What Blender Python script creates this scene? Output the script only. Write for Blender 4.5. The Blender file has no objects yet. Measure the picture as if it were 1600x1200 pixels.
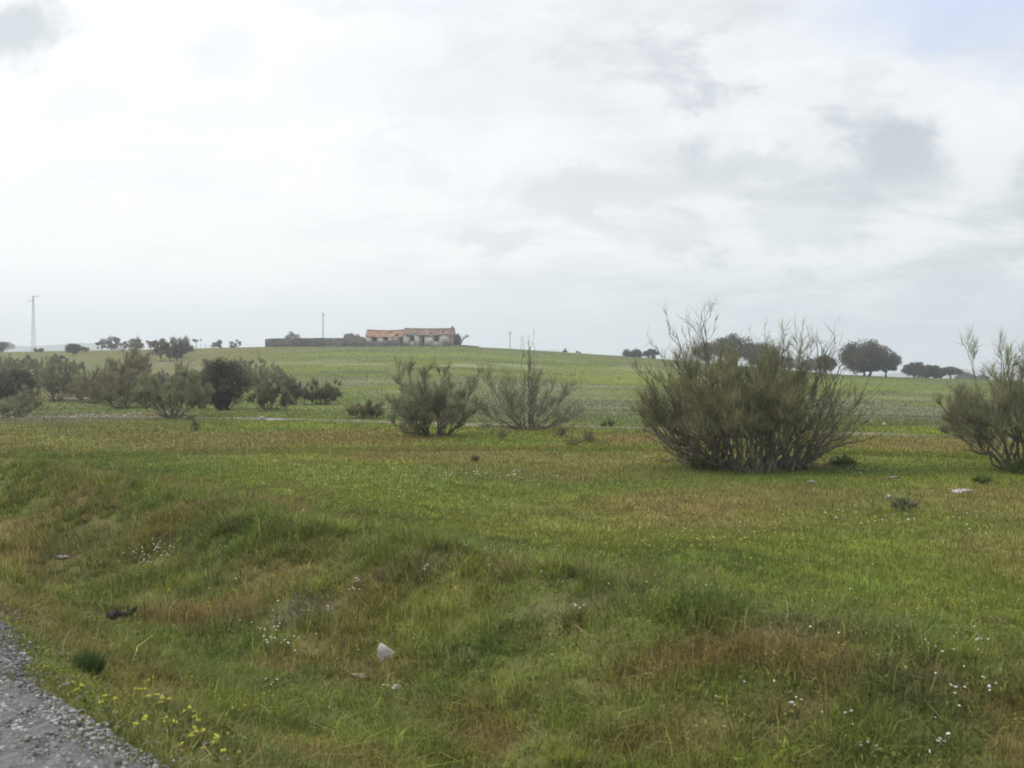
import bpy, math, random
import numpy as np
from mathutils import Vector, Matrix

R = math.radians
S = bpy.context.scene
COL = S.collection
F = 1537.0          # focal length of the photo in its own pixels
HOR = 585.0         # row of the true horizon
EYE = 2.2           # eye height over the meadow
rng = np.random.default_rng(7)

# ------------------------------------------------------------------ noise
def _hash(ix, iy, seed):
    n = (ix.astype(np.int64) * 374761393 + iy.astype(np.int64) * 668265263 + seed * 974634777) & 0xffffffff
    n = ((n ^ (n >> 13)) * 1274126177) & 0xffffffff
    n = (n ^ (n >> 16)) & 0xffffffff
    return n / 4294967295.0

def vnoise(x, y, seed=0):
    x = np.asarray(x, float); y = np.asarray(y, float)
    ix = np.floor(x); iy = np.floor(y); fx = x - ix; fy = y - iy
    fx = fx * fx * (3 - 2 * fx); fy = fy * fy * (3 - 2 * fy)
    a = _hash(ix, iy, seed); b = _hash(ix + 1, iy, seed)
    c = _hash(ix, iy + 1, seed); d = _hash(ix + 1, iy + 1, seed)
    return (a * (1 - fx) + b * fx) * (1 - fy) + (c * (1 - fx) + d * fx) * fy   # 0..1

def fbm(x, y, seed=0, octv=4):
    s = 0; a = .5; t = 0
    x = np.asarray(x, float); y = np.asarray(y, float)
    for k in range(octv):
        s = s + a * vnoise(x * 2 ** k + 17.3 * k, y * 2 ** k - 9.1 * k, seed + k); t += a; a *= .55
    return s / t

def sstep(a, b, x):
    u = np.clip((x - a) / (b - a), 0, 1)
    return u * u * (3 - 2 * u)

# ------------------------------------------------------------------ terrain
ANG = R(40)
DIRW = np.array([-math.sin(ANG), math.cos(ANG)])      # along the road
DIRS = np.array([math.cos(ANG), math.sin(ANG)])       # away from the road
cp = np.array([(-700, 552, 330), (0, 550, 330), (150, 547, 330), (300, 545, 300), (400, 542.5, 260), (540, 541.5, 245),
      (720, 541, 240), (800, 545, 250), (900, 552, 250), (1020, 560, 240), (1100, 567, 230), (1300, 585, 215),
      (1400, 590, 210), (1600, 596, 220), (2300, 600, 230)], float)
cang = np.arctan((cp[:, 0] - 800) / F)
celev = (HOR - cp[:, 1]) / F * np.cos(cang)
CW = [0, 3, 7.5, 21, 60]; CS = [6.7, 6.6, 6.05, 5.1, 4.7]
PS = np.array([-60, -7, -5, 1.15, 1.5, 3.1, 3.9, 4.8, 5.35, 5.85, 6.3, 7.0, 8.3, 12])
PZ = np.array([0.2, 0.2, .72, .72, .60, -.22, -.32, -.14, .08, .30, .38, .24, .02, 0])
MOUNDS = []

def sw(x, y):
    return x * DIRS[0] + y * DIRS[1], x * DIRW[0] + y * DIRW[1]

def H(x, y):
    x = np.asarray(x, float); y = np.asarray(y, float)
    r = np.hypot(x, y) + 1e-6; a = np.arctan2(x, y)
    ac = np.clip(a, cang[0], cang[-1])
    rc = np.interp(ac, cang, cp[:, 2]); el = np.interp(ac, cang, celev)
    rc = rc + 0 * r
    zc = EYE + rc * el
    foot = 44.0
    u = np.clip((r - foot) / (rc - foot), 0, 1)
    e0 = -EYE / foot
    z = np.where(r < foot, 0.0, EYE + np.minimum(r, rc) * (e0 + (el - e0) * (1 - (1 - u) ** 2.3)))
    fall = sstep(0, 1, (r - rc * 1.02) / 520)
    z = z + (-9 - zc) * fall
    z = z + (fbm(x / 26, y / 26, 3, 3) - .5) * (.5 * sstep(40, 110, r) * (1 - .6 * u) + .08)
    back = sstep(1.9, 2.6, np.abs(a))
    z = z * (1 - back)
    s, w = sw(x, y)
    sc = np.interp(w, CW, CS)
    sp = np.where(s > 1.4, 1.4 + (s - 1.4) * (6.3 - 1.4) / (sc - 1.4), s)
    prof = np.interp(sp, PS, PZ)
    prof = np.where(sp > 4, prof * np.interp(w, [1, 8, 14], [.78, .9, 1.0]), prof)
    bank = sstep(1.3, 2.2, sp) * (1 - sstep(8, 13, sp))
    prof = prof + bank * ((fbm(x * .9, y * .9, 11, 4) - .5) * .32 + (fbm(x * 2.6, y * 2.6, 12, 3) - .5) * .12)
    z = z * sstep(12, 20, sp) + prof + (fbm(x * 1.7, y * 1.7, 13, 2) - .5) * .03 * sstep(1.3, 3, sp)
    for (mx, my, mr, mh) in MOUNDS:
        z = z + mh * np.exp(-((x - mx) ** 2 + (y - my) ** 2) / mr ** 2)
    return z

def hit(px, py):
    """the ground point that shows at this place of the photograph (used once, to survey where things stand)"""
    dx = (px - 800) / F; dz = (HOR - py) / F
    t = np.concatenate([np.arange(1.5, 60, .02), np.arange(60, 400, .25)])
    below = (EYE + dz * t) <= H(dx * t, t)
    i = int(np.argmax(below)) if below.any() else len(t) - 1
    t = t[i]
    return float(dx * t), float(t), float(H(dx * t, t))

def at(px, dist):
    x = (px - 800) / F * dist
    return float(x), float(dist), float(H(x, dist))

for (px, py, r, h) in [(365, 838, .45, .20), (415, 842, .35, .14), (485, 862, .5, .12), (150, 808, .9, .16), (40, 775, 1.0, .14),
                       (250, 835, .6, .10), (610, 905, .4, .06)]:
    x, y, z = hit(px, py)
    MOUNDS.append((x, y, r, h * .75))

# ------------------------------------------------------------------ colour of the plant cover
G = np.array([.100, .134, .026]); YG = np.array([.136, .158, .027]); BR = np.array([.150, .130, .044]); RB = np.array([.172, .112, .044])
DG = np.array([.066, .100, .022]); ST = np.array([.27, .225, .115]); GG = np.array([.112, .124, .066]); PA = np.array([.19, .205, .11])
PK = np.array([.165, .135, .085]); SOIL = np.array([.12, .085, .055])
PATCH = []
def patch(px, py, rx, ry, c, wt=1.0):
    x, y, z = hit(px, py)
    _, y0, _ = hit(px, py + ry); _, y1, _ = hit(px, max(py - ry, 548))
    PATCH.append((x, y, rx * y / F, max(abs(y1 - y0) / 2, .2), c, wt))

for a in [ # the meadow
    (300, 690, 330, 16, BR, .8), (560, 682, 140, 9, RB, .4), (150, 668, 150, 7, BR, .7), (700, 712, 150, 10, BR, .8),
    (860, 735, 200, 16, BR, .75), (1010, 800, 240, 26, BR, .9), (1180, 770, 200, 12, BR, .7), (1250, 845, 150, 14, YG, .5),
    (1480, 697, 190, 8, RB, .8), (1480, 690, 190, 6, BR, .9), (1560, 772, 110, 16, BR, .75), (1560, 850, 90, 26, BR, .65),
    (990, 683, 130, 8, RB, .7), (1420, 735, 170, 8, DG, .6), (1190, 735, 170, 7, DG, .85), (820, 690, 90, 6, G, .6),  # dark green under and right of the largest broom: its shadow, painted in
    (260, 740, 260, 22, G, .7), (450, 770, 300, 26, YG, .6), (760, 800, 200, 20, G, .6), (900, 850, 240, 22, YG, .8),
    (1350, 810, 160, 16, YG, .6), (1500, 725, 120, 10, YG, .5), (1200, 930, 300, 22, YG, .65), (1300, 880, 300, 10, DG, .25),
    (550, 840, 120, 16, YG, .5), (650, 750, 150, 14, G, .5), (140, 720, 200, 10, G, .6), (1050, 790, 120, 12, RB, .35),
    # bank and ditch
    (100, 1000, 200, 40, G, .8), (300, 1060, 220, 50, G, .8), (560, 1000, 200, 60, YG, .6), (500, 1130, 200, 50, G, .6), (820, 1060, 200, 60, G, .5),
    (60, 870, 120, 16, RB, .9), (200, 900, 150, 16, BR, .9), (290, 970, 110, 16, RB, 1.0), (330, 985, 70, 10, SOIL, .6),
    (420, 890, 110, 26, BR, .7), (640, 945, 130, 36, YG, .9), (700, 960, 90, 30, YG, .7), (860, 975, 80, 18, BR, .8),
    (1080, 1035, 170, 20, BR, .9), (1150, 1020, 120, 12, RB, .8), (1260, 1035, 70, 10, RB, .7), (1440, 1090, 230, 60, DG, .75), (1330, 1060, 90, 20, DG, .4),
    (1250, 1085, 120, 26, DG, .5), (1100, 1150, 200, 40, BR, .7), (1430, 1078, 60, 10, PK, .7), (700, 1130, 90, 30, BR, .7),
    (760, 1160, 60, 20, RB, .6), (480, 1060, 130, 26, BR, .7), (330, 1060, 160, 40, G, .7), (80, 950, 110, 22, G, .8),
    (360, 1130, 130, 40, YG, .6), (480, 1150, 100, 36, G, .8), (900, 1090, 90, 24, G, .6), (220, 1010, 80, 16, G, .7),
    (370, 830, 60, 14, DG, .8), (480, 845, 50, 8, DG, .7), (110, 795, 60, 12, DG, .6), (190, 850, 60, 12, DG, .5),
    (40, 770, 60, 14, BR, .5), (220, 870, 40, 10, GG, .5), (650, 893, 60, 10, GG, .7), (900, 940, 110, 10, GG, .6), (1280, 990, 160, 10, GG, .6),
    (480, 965, 50, 16, np.array([.09, .075, .075]), .7), (220, 850, 90, 12, DG, .6), (380, 1100, 60, 8, SOIL, .7),
    (260, 955, 50, 6, PK, .7), (720, 1045, 40, 8, PK, .6), (560, 1055, 40, 6, PK, .6), (1500, 1010, 110, 18, G, .6),
    # foot of the hill and the slope
    (130, 655, 130, 8, PK, .8), (230, 590, 80, 14, PK, .8), (150, 575, 120, 8, GG, .8), (270, 568, 50, 5, PK, .7), (330, 580, 60, 10, GG, .7), (60, 565, 60, 6, GG, .8),
    (560, 640, 120, 10, YG, .4), (860, 630, 260, 26, GG, .95), (1420, 645, 130, 18, GG, .95), (1300, 640, 200, 20, GG, .8),
    (1040, 592, 150, 8, YG, .9), (1060, 578, 100, 4, PA, .7), (730, 571, 40, 2.5, PA, 1.0), (480, 567, 80, 2.5, PA, .6), (560, 569, 50, 2, PA, .6),
    (820, 572, 40, 2, PA, .8), (1400, 600, 130, 8, G, .8), (1400, 622, 130, 3, PA, .5), (1480, 614, 60, 2, PA, .5), (1450, 665.5, 200, 1.6, DG, .9), (1500, 667.5, 60, 1, PA, .9), (880, 658, 120, 1.5, DG, .5), (930, 575, 60, 4, YG, .5),
    (650, 555, 200, 4, G, .7), (1200, 600, 100, 8, YG, .5), (700, 595, 200, 6, GG, .6), (470, 600, 120, 6, GG, .5),
    (560, 553, 100, 2, YG, .7), (690, 556, 60, 2, YG, .6), (1330, 606, 60, 3, YG, .7), (585, 596, 40, 2, PA, .4), (600, 612, 30, 2, PA, .4)]:
    patch(*a)

def cover(x, y, fine=True):
    x = np.asarray(x, float); y = np.asarray(y, float); r = np.hypot(x, y)
    n1 = fbm(x / 5, y / 5, 21, 4); n2 = fbm(x / 1.3, y / 1.3, 31, 3); n3 = fbm(x / 34, y / 9, 41, 4); n4 = fbm(x / .5, y / .5, 51, 2)
    c = G[None] * 1.0 + (YG - G)[None] * sstep(.4, .65, n1)[:, None]
    c = c + (BR - c) * (sstep(.45, .72, fbm(x / 3.1 + 40, y / 2.4, 61, 4)) * .6)[:, None]
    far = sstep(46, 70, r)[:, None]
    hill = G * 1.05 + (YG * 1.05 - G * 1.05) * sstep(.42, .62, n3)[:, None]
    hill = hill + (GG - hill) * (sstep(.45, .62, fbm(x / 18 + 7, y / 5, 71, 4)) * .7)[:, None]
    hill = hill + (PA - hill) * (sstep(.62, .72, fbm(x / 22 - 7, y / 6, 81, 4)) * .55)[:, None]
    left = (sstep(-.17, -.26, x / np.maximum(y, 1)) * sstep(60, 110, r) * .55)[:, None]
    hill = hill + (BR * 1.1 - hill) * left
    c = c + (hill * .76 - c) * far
    wob = (fbm(x * .8, y * .8, 91, 3) - .5)
    wobf = (fbm(x / 9, y / 5, 92, 3) - .5)
    wb = np.where(r > 45, wobf, wob) * 1.8
    for (cx, cy, rx, ry, cc, wt) in PATCH:
        d2 = ((x - cx) / rx) ** 2 + ((y - cy) / ry) ** 2
        g = (wt * .8 * (.8 if cy < 12 and cc is RB else 1) * (1 - sstep(.2, 2.2, d2 + wb)))[:, None]
        c = c + (cc - c) * g
    s, w = sw(x, y)
    near = (sstep(1.3, 2.0, s) * (1 - sstep(7.5, 9, s)))[:, None]
    c = c + ((BR + RB) * .45 - c) * near * (sstep(.5, .66, n2) * .55)[:, None]
    c = c + (DG - c) * near * (sstep(.52, .66, fbm(x / .8 + 9, y / .8, 101, 3)) * .6)[:, None]
    c = c * (1 + .28 * (n4 - .5) * (1 - sstep(25, 45, r)) + .16 * (n3 - .5))[:, None]
    return np.clip(c, .005, .9)

# ------------------------------------------------------------------ mesh helpers
def mesh_np(name, V, faces, mat, parent=None, cols=None, smooth=False):
    V = np.asarray(V, np.float32)
    me = bpy.data.meshes.new(name)
    me.vertices.add(len(V)); me.vertices.foreach_set('co', V.ravel())
    fl = [np.asarray(f, np.int32) for f in faces if len(f)]
    loops = np.concatenate([f.ravel() for f in fl])
    sizes = np.concatenate([np.full(len(f), f.shape[1], np.int32) for f in fl])
    starts = np.concatenate([[0], np.cumsum(sizes)[:-1]]).astype(np.int32)
    me.loops.add(len(loops)); me.loops.foreach_set('vertex_index', loops)
    me.polygons.add(len(sizes)); me.polygons.foreach_set('loop_start', starts)
    try: me.polygons.foreach_set('loop_total', sizes)
    except Exception: pass
    me.update(calc_edges=True)
    if smooth: me.polygons.foreach_set('use_smooth', np.ones(len(sizes), bool))
    if cols is not None:
        at_ = me.color_attributes.new('Col', 'FLOAT_COLOR', 'POINT')
        c4 = np.ones((len(V), 4), np.float32); c4[:, :3] = cols
        at_.data.foreach_set('color', c4.ravel())
    me.materials.append(mat)
    o = bpy.data.objects.new(name, me); COL.objects.link(o)
    if parent is not None: o.parent = parent
    return o

class MB:
    """collects solids; build() links them as ONE mesh object"""
    def __init__(s): s.v = []; s.q = []; s.t = []; s.n = 0; s.c = []
    def add(s, V, quads=None, tris=None, col=None):
        V = np.asarray(V, float)
        if quads is not None and len(quads): s.q.append(np.asarray(quads) + s.n)
        if tris is not None and len(tris): s.t.append(np.asarray(tris) + s.n)
        s.v.append(V); s.n += len(V)
        if col is not None: s.c.append(np.broadcast_to(np.asarray(col, float), (len(V), 3)))
    def box(s, x0, x1, y0, y1, z0, z1):
        V = [(x, y, z) for z in (z0, z1) for (x, y) in ((x0, y0), (x1, y0), (x1, y1), (x0, y1))]
        s.add(V, [(3, 2, 1, 0), (4, 5, 6, 7), (0, 1, 5, 4), (1, 2, 6, 5), (2, 3, 7, 6), (3, 0, 4, 7)])
    def tube(s, pts, rad, n=5, cap=True):
        pts = np.asarray(pts, float); m = len(pts); rad = np.broadcast_to(np.asarray(rad, float), (m,))
        d = np.gradient(pts, axis=0); d /= (np.linalg.norm(d, axis=1)[:, None] + 1e-9)
        ref = np.where(np.abs(d[:, 2:3]) > .9, np.array([[1., 0, 0]]), np.array([[0, 0, 1.]]))
        a = np.cross(d, ref); a /= (np.linalg.norm(a, axis=1)[:, None] + 1e-9); b = np.cross(d, a)
        th = np.arange(n) * 2 * math.pi / n
        V = pts[:, None] + rad[:, None, None] * (a[:, None] * np.cos(th)[None, :, None] + b[:, None] * np.sin(th)[None, :, None])
        i = np.arange(m - 1)[:, None] * n; j = np.arange(n)[None]; k = (j + 1) % n
        q = np.stack([i + j, i + k, i + n + k, i + n + j], -1).reshape(-1, 4)
        s.add(V.reshape(-1, 3), q)
    def build(s, name, mat, parent=None, smooth=False):
        f = []
        if s.q: f.append(np.concatenate(s.q))
        if s.t: f.append(np.concatenate(s.t))
        cols = np.concatenate(s.c) if s.c else None
        return mesh_np(name, np.concatenate(s.v), f, mat, parent, cols, smooth)

def tag(o, label=None, cat=None, group=None, kind=None):
    if label: o['label'] = label
    if cat: o['category'] = cat
    if group: o['group'] = group
    if kind: o['kind'] = kind
    return o

def thing(name, label, cat, loc, rz=0, group=None):
    o = bpy.data.objects.new(name, None); COL.objects.link(o)
    o.empty_display_size = .2
    o.location = loc; o.rotation_euler = (0, 0, rz)
    return tag(o, label, cat, group)

# ------------------------------------------------------------------ materials
def newmat(name):
    m = bpy.data.materials.new(name); m.use_nodes = True
    nt = m.node_tree; nt.nodes.clear()
    return m, nt, nt.nodes, nt.links

def mat_basic(name, col, rough=.9, spec=.15, var=.25, scale=3.0, bump=0, col2=None, transl=0.0, attr=False, bscale=None):
    m, nt, N, L = newmat(name)
    out = N.new('ShaderNodeOutputMaterial'); b = N.new('ShaderNodeBsdfPrincipled')
    b.inputs['Roughness'].default_value = rough; b.inputs['Specular IOR Level'].default_value = spec
    tc = N.new('ShaderNodeTexCoord')
    no = N.new('ShaderNodeTexNoise'); no.inputs['Scale'].default_value = scale; no.inputs['Detail'].default_value = 6
    L.new(tc.outputs['Object'], no.inputs['Vector'])
    mr = N.new('ShaderNodeMapRange'); mr.inputs['From Min'].default_value = .3; mr.inputs['From Max'].default_value = .7
    L.new(no.outputs['Fac'], mr.inputs['Value'])
    if attr:
        at_ = N.new('ShaderNodeAttribute'); at_.attribute_name = 'Col'; base = at_.outputs['Color']
        mr.inputs['To Min'].default_value = 1 - var; mr.inputs['To Max'].default_value = 1 + var
        mx = N.new('ShaderNodeVectorMath'); mx.operation = 'SCALE'
        L.new(base, mx.inputs[0]); L.new(mr.outputs[0], mx.inputs['Scale']); c = mx.outputs[0]
    else:
        mx = N.new('ShaderNodeMix'); mx.data_type = 'RGBA'
        c1 = col; c2 = col2 if col2 is not None else [min(1, v * (1 - var)) for v in col]
        mx.inputs['A'].default_value = (*c1, 1); mx.inputs['B'].default_value = (*c2, 1)
        L.new(mr.outputs[0], mx.inputs['Factor']); c = mx.outputs['Result']
    L.new(c, b.inputs['Base Color'])
    if bump:
        bn = N.new('ShaderNodeTexNoise'); bn.inputs['Scale'].default_value = bscale or scale * 4; bn.inputs['Detail'].default_value = 8
        L.new(tc.outputs['Object'], bn.inputs['Vector'])
        bp = N.new('ShaderNodeBump'); bp.inputs['Strength'].default_value = 1; bp.inputs['Distance'].default_value = bump
        L.new(bn.outputs['Fac'], bp.inputs['Height']); L.new(bp.outputs[0], b.inputs['Normal'])
    sh = b.outputs[0]
    if transl > 0:
        tr = N.new('ShaderNodeBsdfTranslucent'); L.new(c, tr.inputs['Color'])
        ms = N.new('ShaderNodeMixShader'); ms.inputs[0].default_value = transl
        L.new(b.outputs[0], ms.inputs[1]); L.new(tr.outputs[0], ms.inputs[2]); sh = ms.outputs[0]
    L.new(sh, out.inputs['Surface'])
    return m

M = {}
M['grass'] = mat_basic('grass_blades', None, rough=.75, spec=.2, var=.12, scale=6, transl=.3, attr=True)
M['ground'] = mat_basic('meadow_ground', None, rough=1, spec=.05, var=.22, scale=1.6, attr=True, bump=.03, bscale=9)
M['twig'] = mat_basic('broom_twigs', None, rough=.85, spec=.1, var=.25, scale=1.5, transl=.3, attr=True)
M['leaf'] = mat_basic('oak_leaves', None, rough=.7, spec=.2, var=.2, scale=.8, transl=.2, attr=True)
M['bark'] = mat_basic('bark', (.085, .072, .055), var=.4, scale=6, bump=.01, col2=(.15, .135, .11))
M['barkd'] = mat_basic('dark_bark', (.06, .05, .04), var=.4, scale=4)
M['gravel'] = mat_basic('gravel_bed', (.08, .078, .078), var=.5, scale=22, bump=.03, bscale=60, col2=(.17, .165, .165))
M['stone'] = mat_basic('pebbles', None, rough=.75, spec=.3, var=.2, scale=20, attr=True)
M['track'] = mat_basic('dirt_track', (.17, .135, .10), var=.3, scale=.8, col2=(.10, .10, .055), bump=.02)
M['rock'] = mat_basic('pale_rock', (.26, .25, .235), var=.3, scale=9, col2=(.15, .145, .13), bump=.02)
M['rockw'] = mat_basic('white_rock', (.42, .41, .39), var=.3, scale=18, col2=(.20, .19, .17), bump=.01)
M['rockb'] = mat_basic('brown_rock', (.20, .16, .125), var=.3, scale=9, col2=(.28, .24, .20), bump=.02)
M['petalw'] = mat_basic('white_petals', (.75, .76, .72), rough=.6, var=.1, transl=.3)
M['petaly'] = mat_basic('yellow_petals', (.60, .60, .10), rough=.6, var=.1, transl=.3)
M['petals'] = mat_basic('meadow_petals', None, rough=.6, var=.1, attr=True, transl=.3)
M['stemg'] = mat_basic('green_stem', (.07, .11, .03), var=.3)
M['wood'] = mat_basic('weathered_wood', (.16, .14, .12), var=.4, scale=3, col2=(.24, .22, .20))
M['steel'] = mat_basic('galvanised_steel', (.30, .31, .32), rough=.6, spec=.4, var=.2, scale=1)
M['dark'] = mat_basic('dark_bark_litter', (.035, .03, .027), var=.5, scale=20)
M['hills'] = mat_basic('far_hills', (.015, .03, .03), var=.4, scale=.004, col2=(.03, .045, .035))

def mat_masonry():
    m, nt, N, L = newmat('rubble_masonry')
    out = N.new('ShaderNodeOutputMaterial'); b = N.new('ShaderNodeBsdfPrincipled')
    b.inputs['Roughness'].default_value = .95; b.inputs['Specular IOR Level'].default_value = .1
    tc = N.new('ShaderNodeTexCoord')
    vo = N.new('ShaderNodeTexVoronoi'); vo.inputs['Scale'].default_value = 2.4
    mp = N.new('ShaderNodeMapping'); mp.inputs['Scale'].default_value = (1, 1, 1.8)
    L.new(tc.outputs['Object'], mp.inputs[0]); L.new(mp.outputs[0], vo.inputs['Vector'])
    cr = N.new('ShaderNodeValToRGB')
    e = cr.color_ramp.elements
    e[0].color = (.05, .047, .04, 1); e[1].color = (.14, .13, .112, 1)
    el = cr.color_ramp.elements.new(.5); el.color = (.085, .078, .066, 1)
    sp = N.new('ShaderNodeSeparateColor'); L.new(vo.outputs['Color'], sp.inputs[0]); L.new(sp.outputs[0], cr.inputs[0])
    no = N.new('ShaderNodeTexNoise'); no.inputs['Scale'].default_value = .35; no.inputs['Detail'].default_value = 5
    L.new(tc.outputs['Object'], no.inputs['Vector'])
    mr = N.new('ShaderNodeMapRange'); mr.inputs['From Min'].default_value = .35; mr.inputs['From Max'].default_value = .65
    mr.inputs['To Min'].default_value = .65; mr.inputs['To Max'].default_value = 1.25; L.new(no.outputs['Fac'], mr.inputs['Value'])
    sc = N.new('ShaderNodeVectorMath'); sc.operation = 'SCALE'; L.new(cr.outputs[0], sc.inputs[0]); L.new(mr.outputs[0], sc.inputs['Scale'])
    L.new(sc.outputs[0], b.inputs['Base Color'])
    bp = N.new('ShaderNodeBump'); bp.inputs['Distance'].default_value = .06; L.new(vo.outputs['Distance'], bp.inputs['Height'])
    bp.invert = True; L.new(bp.outputs[0], b.inputs['Normal']); L.new(b.outputs[0], out.inputs[0])
    return m

def mat_plaster():
    m, nt, N, L = newmat('flaking_whitewash')
    out = N.new('ShaderNodeOutputMaterial'); b = N.new('ShaderNodeBsdfPrincipled')
    b.inputs['Roughness'].default_value = .95; b.inputs['Specular IOR Level'].default_value = .1
    tc = N.new('ShaderNodeTexCoord'); no = N.new('ShaderNodeTexNoise'); no.inputs['Scale'].default_value = .55; no.inputs['Detail'].default_value = 8
    no.inputs['Roughness'].default_value = .65
    L.new(tc.outputs['Object'], no.inputs['Vector'])
    cr = N.new('ShaderNodeValToRGB'); e = cr.color_ramp.elements
    e[0].position = .36; e[0].color = (.15, .12, .095, 1); e[1].position = .62; e[1].color = (.46, .435, .40, 1)
    a = cr.color_ramp.elements.new(.45); a.color = (.25, .215, .185, 1)
    a = cr.color_ramp.elements.new(.5); a.color = (.36, .33, .30, 1)
    L.new(no.outputs['Fac'], cr.inputs[0]); L.new(cr.outputs[0], b.inputs['Base Color']); L.new(b.outputs[0], out.inputs[0])
    return m

def mat_tiles(name, c1, c2, c3):
    m, nt, N, L = newmat(name)
    out = N.new('ShaderNodeOutputMaterial'); b = N.new('ShaderNodeBsdfPrincipled')
    b.inputs['Roughness'].default_value = .9; b.inputs['Specular IOR Level'].default_value = .15
    tc = N.new('ShaderNodeTexCoord'); no = N.new('ShaderNodeTexNoise'); no.inputs['Scale'].default_value = .9; no.inputs['Detail'].default_value = 7
    L.new(tc.outputs['Object'], no.inputs['Vector'])
    cr = N.new('ShaderNodeValToRGB'); e = cr.color_ramp.elements
    e[0].position = .33; e[0].color = (*c1, 1); e[1].position = .67; e[1].color = (*c3, 1)
    a = cr.color_ramp.elements.new(.5); a.color = (*c2, 1)
    L.new(no.outputs['Fac'], cr.inputs[0]); L.new(cr.outputs[0], b.inputs['Base Color']); L.new(b.outputs[0], out.inputs[0])
    return m
M['masonry'] = mat_masonry(); M['plaster'] = mat_plaster()
M['tile_o'] = mat_tiles('orange_roof_tiles', (.10, .065, .048), (.21, .115, .07), (.26, .165, .11))
M['tile_b'] = mat_tiles('weathered_roof_tiles', (.07, .055, .045), (.13, .09, .068), (.20, .145, .11))

# ------------------------------------------------------------------ the ground
def build_ground():
    a_d = np.linspace(R(-42), R(42), 620)
    a_s = np.linspace(R(42), R(318), 70)[1:-1]
    A = np.concatenate([a_d, a_s]); na = len(A)
    r = np.concatenate([np.geomspace(.4, 3, 26)[:-1], np.geomspace(3, 14, 150)[:-1], np.geomspace(14, 400, 260)[:-1], np.geomspace(400, 4200, 60)])
    RR, AA = np.meshgrid(r, A, indexing='ij')
    X = (RR * np.sin(AA)).ravel(); Y = (RR * np.cos(AA)).ravel(); Z = H(X, Y)
    s, w = sw(X, Y)
    Z = Z - .05 * (1 - sstep(1.15, 1.55, s)) * (s > -6)
    V = np.stack([X, Y, Z], 1)
    V = np.concatenate([V, [[0, 0, float(H(0., 0.)) - .05]]])
    nr = len(r); i = np.arange(nr - 1)[:, None] * na; j = np.arange(na)[None]; k = (j + 1) % na
    q = np.stack([i + j, i + na + j, i + na + k, i + k], -1).reshape(-1, 4)
    c = len(V) - 1; jj = np.arange(na); t = np.stack([np.full(na, c), jj, (jj + 1) % na], 1)
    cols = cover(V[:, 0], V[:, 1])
    s, w = sw(V[:, 0], V[:, 1]); near = ((1 - sstep(7, 9, s)) * .45)[:, None]
    cols = cols * (1 - near) + SOIL * .75 * near
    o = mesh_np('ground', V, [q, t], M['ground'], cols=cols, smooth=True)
    tag(o, kind='structure', label='rolling green pasture ground with reddish brown patches')
build_ground()

def build_hills():
    def ridge(a0, a1, peak_px, prof, r0, r1):
        na, nr = 120, 16
        A = np.linspace(a0, a1, na); Rr = np.linspace(r0, r1, nr)
        RR, AA = np.meshgrid(Rr, A, indexing='ij')
        px = 800 + F * np.tan(AA)
        yy = np.interp(px, [p[0] for p in prof], [p[1] for p in prof])
        rm = (r0 + r1) / 2
        top = EYE + rm * (HOR - yy) / F * np.cos(AA) + (fbm(AA * 90, AA * 0, 5, 3) - .5) * 8
        sh = np.sin((RR - r0) / (r1 - r0) * math.pi) ** 1.3
        Z = -14 + (top + 14) * sh
        V = np.stack([(RR * np.sin(AA)), (RR * np.cos(AA)), Z], -1).reshape(-1, 3)
        i = np.arange(nr - 1)[:, None] * na; j = np.arange(na - 1)[None]
        return V, np.stack([i + j, i + na + j, i + na + j + 1, i + j + 1], -1).reshape(-1, 4)
    mb = MB()
    an = lambda p: math.atan((p - 800) / F)
    mb.add(*ridge(an(-500), an(420), 0, [(-500, 560), (-200, 545), (10, 540), (60, 539), (100, 537), (140, 535.5), (170, 540), (250, 552), (420, 590)], 1800, 2500))
    mb.add(*ridge(an(760), an(960), 0, [(760, 590), (830, 548), (860, 545), (890, 549), (960, 585)], 2300, 3000))
    mb.add(*ridge(an(1250), an(1900), 0, [(1250, 592), (1400, 583), (1450, 577), (1480, 575.5), (1510, 577.5), (1540, 581), (1600, 583), (1900, 589)], 2000, 2900))
    tag(mb.build('hills', M['hills'], smooth=True), kind='structure', label='low blue hazy hills far behind the pasture')
build_hills()

# gravel road shoulder
def build_road():
    S_ = np.concatenate([np.linspace(-6, .4, 30), np.linspace(.45, 1.75, 40)]); W_ = np.concatenate([np.linspace(-60, -3, 40), np.linspace(-2.8, 16, 260), np.linspace(17, 140, 60)])
    SS, WW = np.meshgrid(S_, W_, indexing='ij')
    X = SS * DIRS[0] + WW * DIRW[0]; Y = SS * DIRS[1] + WW * DIRW[1]
    Z = H(X, Y) + .02 + (fbm(X * 12, Y * 12, 5, 3) - .5) * .035
    edge = 1.40 + (fbm(WW * 1.1, WW * 0, 6, 3) - .5) * .45
    Z = Z - sstep(edge - .05, edge + .14, SS) * .13
    V = np.stack([X, Y, Z], -1).reshape(-1, 3)
    i = np.arange(len(S_) - 1)[:, None] * len(W_); j = np.arange(len(W_) - 1)[None]
    q = np.stack([i + j, i + len(W_) + j, i + len(W_) + j + 1, i + j + 1], -1).reshape(-1, 4)
    tag(mesh_np('road_shoulder', V, [q], M['gravel'], smooth=True), kind='structure', label='grey gravel shoulder of the road')
build_road()

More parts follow.
